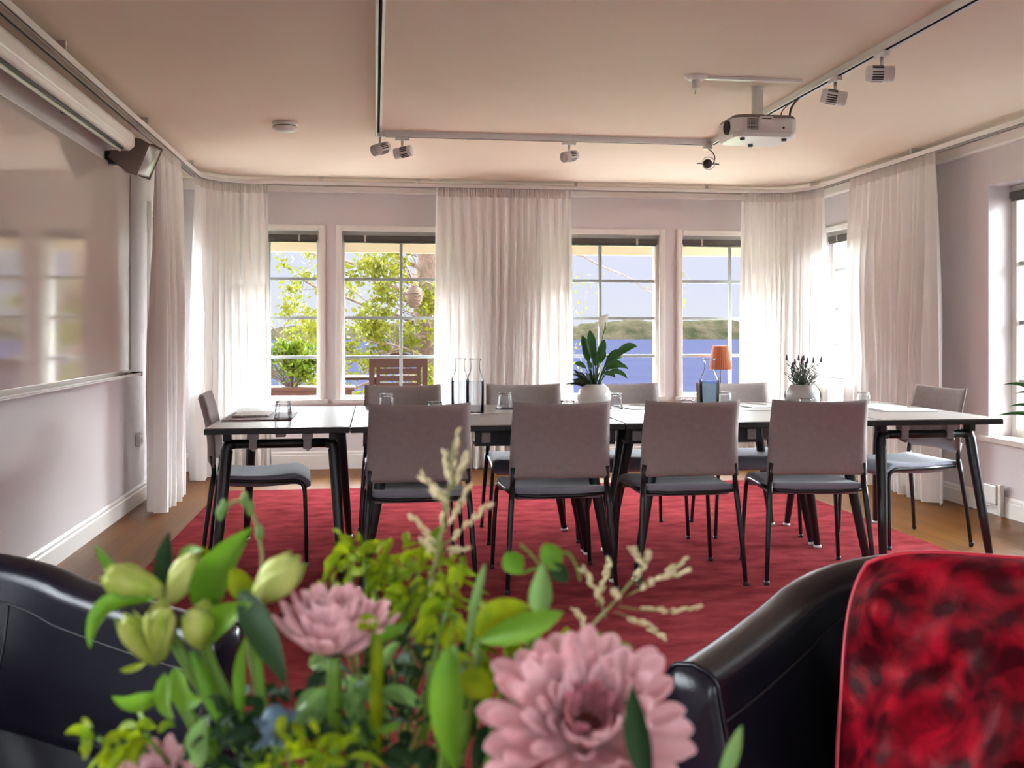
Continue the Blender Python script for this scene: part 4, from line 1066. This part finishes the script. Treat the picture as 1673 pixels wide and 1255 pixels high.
def mum(label, tip, axis, R, rings, seed, ctrl=None, disc=.3):
    root, t, pts = flower('chrysanthemum', label, 'flower', tip, ctrl, .005)
    rn = random.Random(seed); q = V3(axis).normalized().to_track_quat('Z', 'Y').to_matrix().to_4x4()
    for (cnt, elev, ln, w, curl, mt, rad) in rings:
        m = MB()
        for k in range(cnt):
            a = 2*PI*(k + rn.uniform(-.3, .3))/cnt; e = elev + rn.uniform(-.10, .10)
            M = q @ Matrix.Rotation(a, 4, 'Z') @ Matrix.Translation((rad*R, 0, 0)) @ Matrix.Rotation(-e, 4, 'Y') @ Matrix.Rotation(rn.uniform(-.25, .25), 4, 'X')
            petal(m, M, R*ln*rn.uniform(.88, 1.1), R*w*rn.uniform(.9, 1.12), curl + rn.uniform(-.15, .15), .55)
        m.build('petal_whorl', W[mt], root, smooth=True, solid=.0008)
    m = MB().lathe([(0, -.10*R), (.16*R, -.06*R), (.25*R, .02*R), (.20*R, .10*R), (0, .13*R)], 16, q); m.build('flower_disc', W['disc'], root, smooth=True)
    m = MB()
    for k in range(12):
        M = q @ Matrix.Rotation(2*PI*k/12, 4, 'Z') @ Matrix.Translation((.06*R, 0, -.09*R)) @ Matrix.Rotation(-.25, 4, 'Y'); petal(m, M, R*.36, R*.14, .5, .3)
    m.build('calyx', W['dleaf'], root, smooth=True)
    return root, t, pts
ringsA = [(17, .02, 1.0, .25, .30, 'petal', .10), (18, .28, .92, .23, .45, 'petal', .10), (18, .55, .84, .21, .55, 'petal', .10), (18, .82, .72, .19, .6, 'petal', .10), (16, 1.05, .52, .17, .5, 'petal2', .12), (9, 1.15, .28, .12, .7, 'petal2', .16)]
ringsB = [(20, .10, .96, .22, .9, 'petal', .10), (20, .42, .95, .21, .7, 'petal', .10), (18, .8, .9, .22, .5, 'petal', .10), (16, 1.05, .8, .2, .4, 'petal', .08), (12, 1.25, .65, .18, .3, 'petal2', .06)]
mum('pink chrysanthemum opening towards us with a dark centre, lowest and largest bloom', at(957, 1196, .56), (-.06, -.66, .74), .0575, ringsA, 1, at(900, 1500, .6))
mum('pink chrysanthemum seen from its side among the green buds', at(545, 1062, .62), (.06, -.05, .99), .0425, ringsB, 2)
mum('pink chrysanthemum only peeping in at the bottom edge below the yellow-green sprigs', at(262, 1312, .62), (-.1, -.4, .9), .038, ringsB, 3)

def add_leaf(root, t, name, p0, p1, p2, w, face, fold, mt, n=12, peak=.45, wav=0):
    m = MB(); leaf_mesh(m, V3(p0)-t, V3(p1)-t, V3(p2)-t, w, face, fold, n, peak, wav); return m.build(name, W[mt], root, smooth=True)
TC = -FWD   # towards the room's seated viewer
# ---- alstroemeria-like lily stems with green buds
def bud(root, t, base, tip, w, mt='bud'):
    b, e = V3(base)-t, V3(tip)-t; d = e-b; L = d.length; q = d.normalized().to_track_quat('Z', 'Y').to_matrix().to_4x4(); M = Matrix.Translation(b) @ q
    w = w*.86
    prof = [(.0, 0), (.16, .04), (.40, .16), (.68, .34), (.86, .52), (.88, .68), (.70, .84), (.40, .94), (0, .97)]
    o = MB().lathe([(max(1e-6, r*w/2), z*L) for r, z in prof], 24, M, 3, .12, (0, L)).build('bud', W[mt], root, smooth=True)
    m = MB()
    for k in range(6):
        an = 2*PI*k/6+.4; el = 1.50 - .05*(k % 2)
        Mk = M @ Matrix.Rotation(an, 4, 'Z') @ Matrix.Translation((w*.07, 0, L*.02)) @ Matrix.Rotation(-el, 4, 'Y')
        rows = []
        for i in range(10):
            tt = i/9; ww = w*.33*math.sin(PI*min(1, .08+tt*.92))**.7; x = L*.99*tt; z = -w*.40*math.sin(PI*tt*.85)*.55 + (w*.10*max(0, tt-.75)/.25)
            for qv in (-1, -.5, 0, .5, 1): rows.append(Mk @ V3((x, qv*ww, z + .28*qv*qv*ww)))
        m.add(rows, [(i*5+jj, i*5+jj+1, (i+1)*5+jj+1, (i+1)*5+jj) for i in range(9) for jj in range(4)])
    m.build('tepal', W['bud'], o, smooth=True, solid=.0006)
    return o
lily1, t, _ = flower('lily_stem', 'lily stem with pale green buds drooping over the armchair rim, topmost cluster', 'flower', at(262, 1000, .66), at(330, 1150, .66), .004)
bud(lily1, t, at(268, 968, .66), at(168, 940, .64), .029)
bud(lily1, t, at(276, 985, .66), at(322, 905, .655), .024)
bud(lily1, t, at(258, 1085, .655), at(203, 1008, .635), .022)
bud(lily1, t, at(262, 1078, .65), at(262, 992, .62), .024)
add_leaf(lily1, t, 'leaf', at(278, 990, .67), at(262, 930, .67), at(277, 868, .68), .014, TC, .5, 'dleaf')
add_leaf(lily1, t, 'leaf', at(255, 980, .65), at(150, 965, .63), at(147, 1060, .62), .013, TC+UP*.6, .6, 'gleaf')
add_leaf(lily1, t, 'leaf', at(215, 962, .68), at(180, 930, .68), at(155, 890, .69), .009, TC, .3, 'gleaf')
lily2, t, _ = flower('lily_stem', 'lily stem with yellow-green buds leaning over the dark armchair arm', 'flower', at(325, 1020, .645), at(345, 1150, .645), .004)
bud(lily2, t, at(330, 1060, .64), at(318, 1000, .62), .026)
bud(lily2, t, at(300, 1030, .65), at(345, 985, .65), .016)
add_leaf(lily2, t, 'leaf', at(338, 1005, .66), at(330, 940, .65), at(412, 862, .65), .024, TC, .6, 'gleaf', 14)
add_leaf(lily2, t, 'leaf', at(335, 1045, .645), at(350, 1020, .62), at(413, 985, .61), .020, TC+UP*.5, .6, 'gleaf')
add_leaf(lily2, t, 'leaf', at(322, 925, .67), at(335, 890, .67), at(345, 925, .66), .012, TC, .4, 'lime')
add_leaf(lily2, t, 'leaf', at(290, 915, .67), at(308, 905, .67), at(330, 900, .66), .012, TC+UP, .4, 'gleaf')
lily3, t, _ = flower('lily_stem', 'lily stem with one fat striped bud beside the side-on pink chrysanthemum', 'flower', at(418, 990, .63), at(400, 1150, .63), .004)
bud(lily3, t, at(415, 982, .63), at(486, 915, .62), .030)
add_leaf(lily3, t, 'leaf', at(410, 985, .64), at(395, 950, .64), at(376, 928, .64), .016, TC, .4, 'lime')
add_leaf(lily3, t, 'leaf', at(392, 968, .62), at(430, 1010, .60), at(468, 1120, .58), .020, TC, .5, 'dleaf', 14)
add_leaf(lily3, t, 'leaf', at(395, 1180, .62), at(385, 1100, .62), at(402, 1040, .62), .008, TC, .3, 'gleaf')
lily4, t, _ = flower('lily_stem', 'bare curving lily stem with long narrow leaves below the bud clusters', 'flower', at(275, 1110, .63), at(330, 1200, .63), .004)
add_leaf(lily4, t, 'leaf', at(265, 1130, .62), at(225, 1170, .61), at(183, 1138, .60), .012, TC+UP*.8, .5, 'gleaf')
add_leaf(lily4, t, 'leaf', at(240, 1082, .63), at(215, 1098, .63), at(195, 1095, .63), .005, TC+UP, .3, 'lime')
add_leaf(lily4, t, 'leaf', at(285, 1090, .62), at(300, 1150, .61), at(332, 1140, .60), .016, TC, .5, 'gleaf')
add_leaf(lily4, t, 'leaf', at(270, 1100, .62), at(262, 1150, .61), at(285, 1175, .60), .011, TC, .5, 'gleaf')
add_leaf(lily4, t, 'leaf', at(330, 1255, .60), at(310, 1215, .6), at(338, 1170, .60), .014, TC, .3, 'pleaf')
for i, (p0, p1, p2) in enumerate([((312, 1060), (345, 1110), (368, 1210)), ((335, 1180), (345, 1215), (360, 1240))]):
    add_leaf(lily4, t, 'side_stem', at(*p0, .63), at(*p1, .63), at(*p2, .63), .010, TC, .8, 'gleaf')

# ---- lime coloured filler sprigs
def sprig(label, tips, ctrl_z, name='filler_sprig', mt='lime', lf=.013, cnt=16, spread=.016, seed=0, cat='foliage'):
    rn = random.Random(seed); c0 = sum((V3(t) for t in tips), V3())/len(tips)
    fork = c0.lerp(NECK, .35)
    root, t, _ = flower(name, label, cat, fork, None, .0025)
    for tp in tips:
        tp = V3(tp); m = MB(); m.tube([p - t for p in curve(fork, fork.lerp(tp, .6)+rv(rn)*.01, tp, 6)], .0013, 5); br = m.build('branch', W['stem'], root, smooth=True)
        m = MB()
        for k in range(cnt):
            c = tp + rv(rn)*spread*rn.uniform(.3, 1) - t; d = (c + t - tp).normalized()*.8 + rv(rn)*.6
            ll = lf*rn.uniform(.6, 1.7); leaf_mesh(m, c, c + d*ll*.5 + UP*ll*.15, c + d*ll + V3((0, 0, -.3*ll)), lf*rn.uniform(.35, .62), rv(rn, .4)-FWD, .5, 6, .5)
        m.build('leaf_cluster', W[mt], br, smooth=True)
    return root
A = at
sprig('lime green sprig arching above the side-on pink chrysanthemum', [A(577, 905, .76), A(545, 945, .75), A(612, 945, .76), A(595, 912, .76)], 0, seed=1)
sprig('broad lime green sprig with frothy heads at the middle of the bouquet', [A(645, 925, .76), A(690, 912, .75), A(672, 955, .75), A(720, 930, .75), A(722, 970, .74), A(690, 990, .74), A(700, 945, .74)], 0, seed=2, cnt=20, spread=.02)
sprig('lime sprig with a folded pale head beside the grass panicle', [A(735, 985, .66), A(745, 1005, .66), A(720, 1060, .66)], 0, seed=3, mt='lime')
sprig('olive coloured sprig behind the big pink chrysanthemum', [A(850, 1060, .70), A(890, 1070, .70), A(830, 1100, .69), A(880, 1110, .69), A(800, 1075, .70), A(910, 1090, .70)], 0, seed=4, cnt=22, spread=.024)
sprig('dark leafy sprig filling the gap under the lime heads', [A(640, 1080, .70), A(700, 1110, .70), A(590, 1090, .72), A(760, 1080, .70), A(800, 1130, .68), A(690, 1180, .66), A(560, 1150, .68)], 0, seed=5, mt='dleaf', lf=.017, cnt=20, spread=.03)
sprig('small sprig of round green berries above the big pink chrysanthemum', [A(930, 1100, .62), A(958, 1080, .62), A(985, 1078, .62)], 0, seed=6, mt='gleaf', lf=.010, cnt=12, spread=.008)
sprig('low yellow-green sprig over the dark armchair at the bottom edge', [A(160, 1205, .62), A(188, 1212, .62), A(213, 1205, .62), A(238, 1198, .62)], 0, seed=7, cnt=9, spread=.009)
sprig('yellow-green sprig low among the stems beneath the side-on chrysanthemum', [A(545, 1225, .58), A(500, 1245, .58), A(470, 1240, .59), A(240, 1240, .6)][:3], 0, seed=8, cnt=14, spread=.014)
sprig('dark leafy sprig low at the bottom edge under the lily stems', [A(420, 1130, .66), A(470, 1180, .64), A(400, 1220, .62), A(600, 1230, .6), A(760, 1235, .6), A(330, 1240, .62)], 0, seed=9, mt='dleaf', lf=.017, cnt=16, spread=.026)
sprig('pale narrow-leaved sprig under the side-on chrysanthemum', [A(565, 1110, .64), A(585, 1140, .64), A(550, 1150, .64)], 0, seed=10, mt='pleaf', lf=.022, cnt=7, spread=.014)
# ---- single leafy shoots
def shoot(label, leaves, tip, r=.0026, ctrl=None):
    root, t, _ = flower('leafy_shoot', label, 'foliage', tip, ctrl, r)
    for (p0, p1, p2, w, fc, fo, mt, pk) in leaves: add_leaf(root, t, 'leaf', p0, p1, p2, w, fc, fo, mt, 14, pk)
    return root
shoot('leafy shoot with a broad bright green blade standing at the middle of the bouquet', [(A(742, 1260, .56), A(722, 1130, .55), A(735, 1055, .56), .019, TC, .55, 'gleaf', .5), (A(718, 1130, .57), A(735, 1085, .56), A(745, 1052, .56), .010, TC, .4, 'pleaf', .5), (A(740, 1120, .58), A(790, 1100, .58), A(795, 1150, .58), .02, TC, .3, 'lime', .5)], A(728, 1120, .565))
shoot('leafy shoot with two spread leaves and a pale upright tip right of the lime heads', [(A(778, 1048, .60), A(850, 1040, .58), A(921, 1000, .58), .017, TC+UP*.7, .6, 'gleaf', .55), (A(780, 1045, .60), A(800, 1000, .61), A(868, 992, .62), .019, TC+UP, .5, 'lime', .5), (A(880, 1002, .60), A(884, 960, .60), A(886, 920, .60), .014, TC, .5, 'pleaf', .35)], A(780, 1050, .60))
shoot('thin pale blade rising past the legs of the first grey chair', [(A(760, 1080, .62), A(772, 990, .62), A(793, 920, .63), .006, TC, .3, 'pleaf', .6)], A(760, 1080, .62))
shoot('dark pointed leaf in front of the big pink chrysanthemum', [(A(1062, 1290, .50), A(1035, 1210, .50), A(1032, 1118, .50), .013, TC, .5, 'dleaf', .5)], A(1055, 1280, .50))
shoot('single thin green blade near the red cushion armchair', [(A(1176, 1290, .56), A(1190, 1240, .56), A(1212, 1185, .57), .009, TC, .4, 'pleaf', .5)], A(1176, 1290, .56))
rb = shoot('shoot with small round dark-edged leaves above the spread leaves', [(A(852, 938, .66), A(838, 918, .66), A(826, 902, .66), .015, TC, .2, 'gleaf', .5), (A(916, 930, .66), A(898, 905, .66), A(888, 888, .66), .015, TC, .2, 'gleaf', .5), (A(928, 950, .66), A(912, 935, .66), A(900, 918, .66), .012, TC, .2, 'dleaf', .5)], A(884, 928, .66), .0012)
tt = V3(rb.location)
for (a, b, c) in (((884, 928), (870, 905), (850, 890)), ((884, 928), (905, 895), (930, 905)), ((930, 905), (945, 925), (948, 950)), ((884, 928), (900, 930), (916, 930)), ((884, 928), (866, 930), (852, 938))):
    MB().tube([p - tt for p in curve(A(*a, .66), A(*b, .66), A(*c, .66), 6)], .0009, 5).build('branch', W['stem'], rb, smooth=True)
st, t, _ = flower('cut_stem', 'bright yellow-green straight stem with small paired leaves under the side-on chrysanthemum', 'foliage', A(614, 1035, .60), A(618, 1150, .60), .0042, W['lime'])
add_leaf(st, t, 'leaf', A(614, 1030, .60), A(600, 1015, .60), A(588, 1032, .59), .014, TC+UP, .4, 'lime')
add_leaf(st, t, 'leaf', A(616, 1040, .60), A(640, 1040, .60), A(665, 1020, .60), .010, TC+UP, .4, 'gleaf')
add_leaf(st, t, 'leaf', A(616, 1195, .60), A(640, 1195, .60), A(655, 1180, .60), .006, TC+UP, .4, 'gleaf')
add_leaf(st, t, 'leaf', A(616, 1195, .60), A(600, 1200, .60), A(592, 1190, .60), .006, TC+UP, .4, 'gleaf')
# ---- arching dried tendril
tn, t, _ = flower('dried_tendril', 'thin arching dried tendril before the legs of the side-on chair', 'foliage', A(400, 1010, .72), None, .0013, W['gstem'])
MB().tube([p - t for p in arc(A(400, 1010, .72), A(432, 955, .72), A(428, 905, .72), 6) + arc(A(428, 905, .72), A(420, 840, .72), A(400, 818, .72), 6)[1:] + arc(A(400, 818, .72), A(375, 815, .72), A(362, 840, .72), 5)[1:]], .0014, 6).build('tendril', W['gstem'], tn, smooth=True)
m = MB()
for (x, y) in ((360, 838), (366, 828), (400, 816), (408, 830), (424, 870)): m.ell(A(x, y, .72) - t, (.003, .003, .006), 8, 6)
m.build('seed_pod', W['pleaf'], tn, smooth=True)
# ---- grass panicles
def panicle(label, main, branches, z, seed, dense=1.0):
    rn = random.Random(seed); base = A(*main[0], z)
    root, t, _ = flower('grass_panicle', label, 'dried grass', base, None, .0016, W['gstem'])
    pts = [A(x, y, z) for x, y in main]
    MB().tube([p - t for p in curve(pts[0], pts[1], pts[2], 8)], [.0014]*5+[.0010]*4, 5).build('culm', W['gstem'], root, smooth=True)
    for br in branches:
        p = [A(x, y, z + rn.uniform(-.02, .02)*(i > 0)) for i, (x, y) in enumerate(br)]
        cv = curve(p[0], p[1], p[2], 10); m = MB().tube([q - t for q in cv], .0005, 4); b = m.build('branch', W['gstem'], root, smooth=True)
        m = MB()
        for i in range(3, 11):
            for rep in range(1 if dense < 1 else 2):
                q = cv[i] + rv(rn)*.0018; d = (cv[i]-cv[i-1]).normalized() + rv(rn)*.5
                m.ell(q - t, (.0011, .0011, .0032), 6, 5, d.normalized().to_track_quat('Z', 'Y').to_matrix().to_4x4())
        m.build('spikelet', W['spike'], b, smooth=True)
panicle('beige grass panicle rising in front of the first grey chair back', [(705, 945), (730, 850), (742, 720)],
        [((738, 800), (742, 750), (748, 706)), ((738, 810), (732, 770), (728, 738)), ((738, 800), (750, 775), (764, 742)), ((737, 815), (715, 805), (688, 778)), ((734, 830), (722, 815), (706, 800)), ((722, 870), (750, 830), (765, 795)),
         ((715, 900), (700, 870), (672, 842)), ((712, 910), (700, 890), (690, 880)), ((720, 880), (725, 850), (730, 820)), ((715, 900), (760, 860), (798, 825)), ((722, 905), (745, 895), (765, 895))], .72, 1)
panicle('beige grass panicle spreading over the red rug beside the leather armchair', [(925, 1060), (985, 1010), (1040, 940)],
        [((1030, 955), (1055, 925), (1062, 900)), ((1020, 975), (1080, 950), (1118, 912)), ((1035, 955), (1090, 945), (1125, 930)), ((1010, 990), (1080, 1005), (1138, 992)), ((1005, 1000), (1050, 1015), (1085, 1040)), ((990, 1010), (975, 960), (953, 930)),
         ((975, 990), (985, 955), (995, 918)), ((1015, 985), (1005, 970), (1003, 965)), ((945, 1045), (960, 1015), (940, 1000)), ((1050, 930), (1040, 905), (1032, 895))], .74, 2)
# ---- blue thistle bits
et, t, _ = flower('sea_holly', 'blue-grey spiny sea holly low in the bouquet', 'flower', A(450, 1195, .60), None, .003)
m = MB()
for k in range(26):
    d = rv(rnd, .2); c = V3((0, 0, 0)); leaf_mesh(m, c, c+d*.008, c+d*rnd.uniform(.011, .019), .005, TC, .4, 5)
m.build('bract', W['eryng'], et, smooth=True); MB().ell((0, 0, .004), (.009, .009, .012), 10, 8).build('cone', W['eryng'], et, smooth=True)
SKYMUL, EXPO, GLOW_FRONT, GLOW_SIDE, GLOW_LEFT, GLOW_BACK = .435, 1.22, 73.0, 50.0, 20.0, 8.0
# ================================================================ LIGHT, WORLD, CAMERA
sc = bpy.context.scene
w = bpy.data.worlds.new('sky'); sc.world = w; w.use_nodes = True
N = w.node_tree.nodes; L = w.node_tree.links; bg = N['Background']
tc = N.new('ShaderNodeTexCoord'); sp = N.new('ShaderNodeSeparateXYZ'); L.new(tc.outputs['Generated'], sp.inputs['Vector'])
def ramp(stops, src):
    r = N.new('ShaderNodeValToRGB'); e = r.color_ramp.elements
    e[0].position = stops[0][0]; e[0].color = (*stops[0][1], 1); e[1].position = stops[-1][0]; e[1].color = (*stops[-1][1], 1)
    for p, c in stops[1:-1]:
        q = e.new(p); q.color = (*c, 1)
    L.new(src, r.inputs['Fac']); return r.outputs['Color']
def mth(op, a, b):
    m = N.new('ShaderNodeMath'); m.operation = op
    for k, v in ((0, a), (1, b)):
        if isinstance(v, (int, float)): m.inputs[k].default_value = v
        else: L.new(v, m.inputs[k])
    return m.outputs[0]
def rng(src, a, b):
    m = N.new('ShaderNodeMapRange'); m.interpolation_type = 'SMOOTHSTEP'; m.inputs['From Min'].default_value = a; m.inputs['From Max'].default_value = b
    L.new(src, m.inputs['Value']); return m.outputs['Result']
# hazy spring sky: pale at the horizon, with a glow band added higher up all round to light the room
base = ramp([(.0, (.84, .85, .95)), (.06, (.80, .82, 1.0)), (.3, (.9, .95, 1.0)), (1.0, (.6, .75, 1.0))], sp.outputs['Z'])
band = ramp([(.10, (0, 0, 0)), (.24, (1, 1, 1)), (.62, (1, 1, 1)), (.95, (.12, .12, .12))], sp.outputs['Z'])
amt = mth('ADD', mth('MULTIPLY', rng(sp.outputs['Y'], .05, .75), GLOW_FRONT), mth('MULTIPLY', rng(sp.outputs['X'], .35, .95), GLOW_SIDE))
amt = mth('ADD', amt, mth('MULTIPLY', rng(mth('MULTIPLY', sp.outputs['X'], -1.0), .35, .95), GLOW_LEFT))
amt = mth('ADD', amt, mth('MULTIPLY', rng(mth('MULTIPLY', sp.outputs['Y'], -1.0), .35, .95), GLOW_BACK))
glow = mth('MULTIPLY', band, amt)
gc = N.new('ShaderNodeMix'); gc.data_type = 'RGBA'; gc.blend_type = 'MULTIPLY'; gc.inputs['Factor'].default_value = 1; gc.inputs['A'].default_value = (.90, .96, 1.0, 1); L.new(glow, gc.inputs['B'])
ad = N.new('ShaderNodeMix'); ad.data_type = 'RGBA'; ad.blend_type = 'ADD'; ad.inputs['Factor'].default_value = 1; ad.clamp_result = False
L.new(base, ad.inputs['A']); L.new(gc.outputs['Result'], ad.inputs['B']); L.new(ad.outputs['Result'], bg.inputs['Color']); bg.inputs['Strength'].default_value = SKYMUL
sun = bpy.data.lights.new('sun', 'SUN'); sun.energy = 1.3; sun.angle = math.radians(1.5); sun.color = (1, .93, .82)
so = bpy.data.objects.new('sun', sun); COL.objects.link(so); so.rotation_euler = V3((-.45, .25, -.86)).to_track_quat('-Z', 'Y').to_euler(); so.location = (8, -6, 14)
cam = bpy.data.cameras.new('camera'); co = bpy.data.objects.new('camera', cam); COL.objects.link(co); sc.camera = co
co.location = (0, 0, CAM_H); co.rotation_euler = (PI/2, 0, -YAW)
cam.sensor_width = 36; cam.sensor_fit = 'HORIZONTAL'; cam.lens = 36*FPX/1673; cam.shift_y = (CY-627.5)/1673
cam.clip_start = .05; cam.clip_end = 3000
cam.dof.use_dof = True; cam.dof.focus_distance = 5.6; cam.dof.aperture_fstop = 8.5
vs = sc.view_settings; vs.view_transform = 'Standard'; vs.look = 'None'; vs.exposure = EXPO; vs.gamma = 1; vs.use_curve_mapping = False
cy = sc.cycles; cy.use_denoising = True; cy.max_bounces = 12; cy.diffuse_bounces = 6; cy.glossy_bounces = 4; cy.transmission_bounces = 6; cy.transparent_max_bounces = 24
cy.caustics_reflective = False; cy.caustics_refractive = False; cy.sample_clamp_indirect = 8
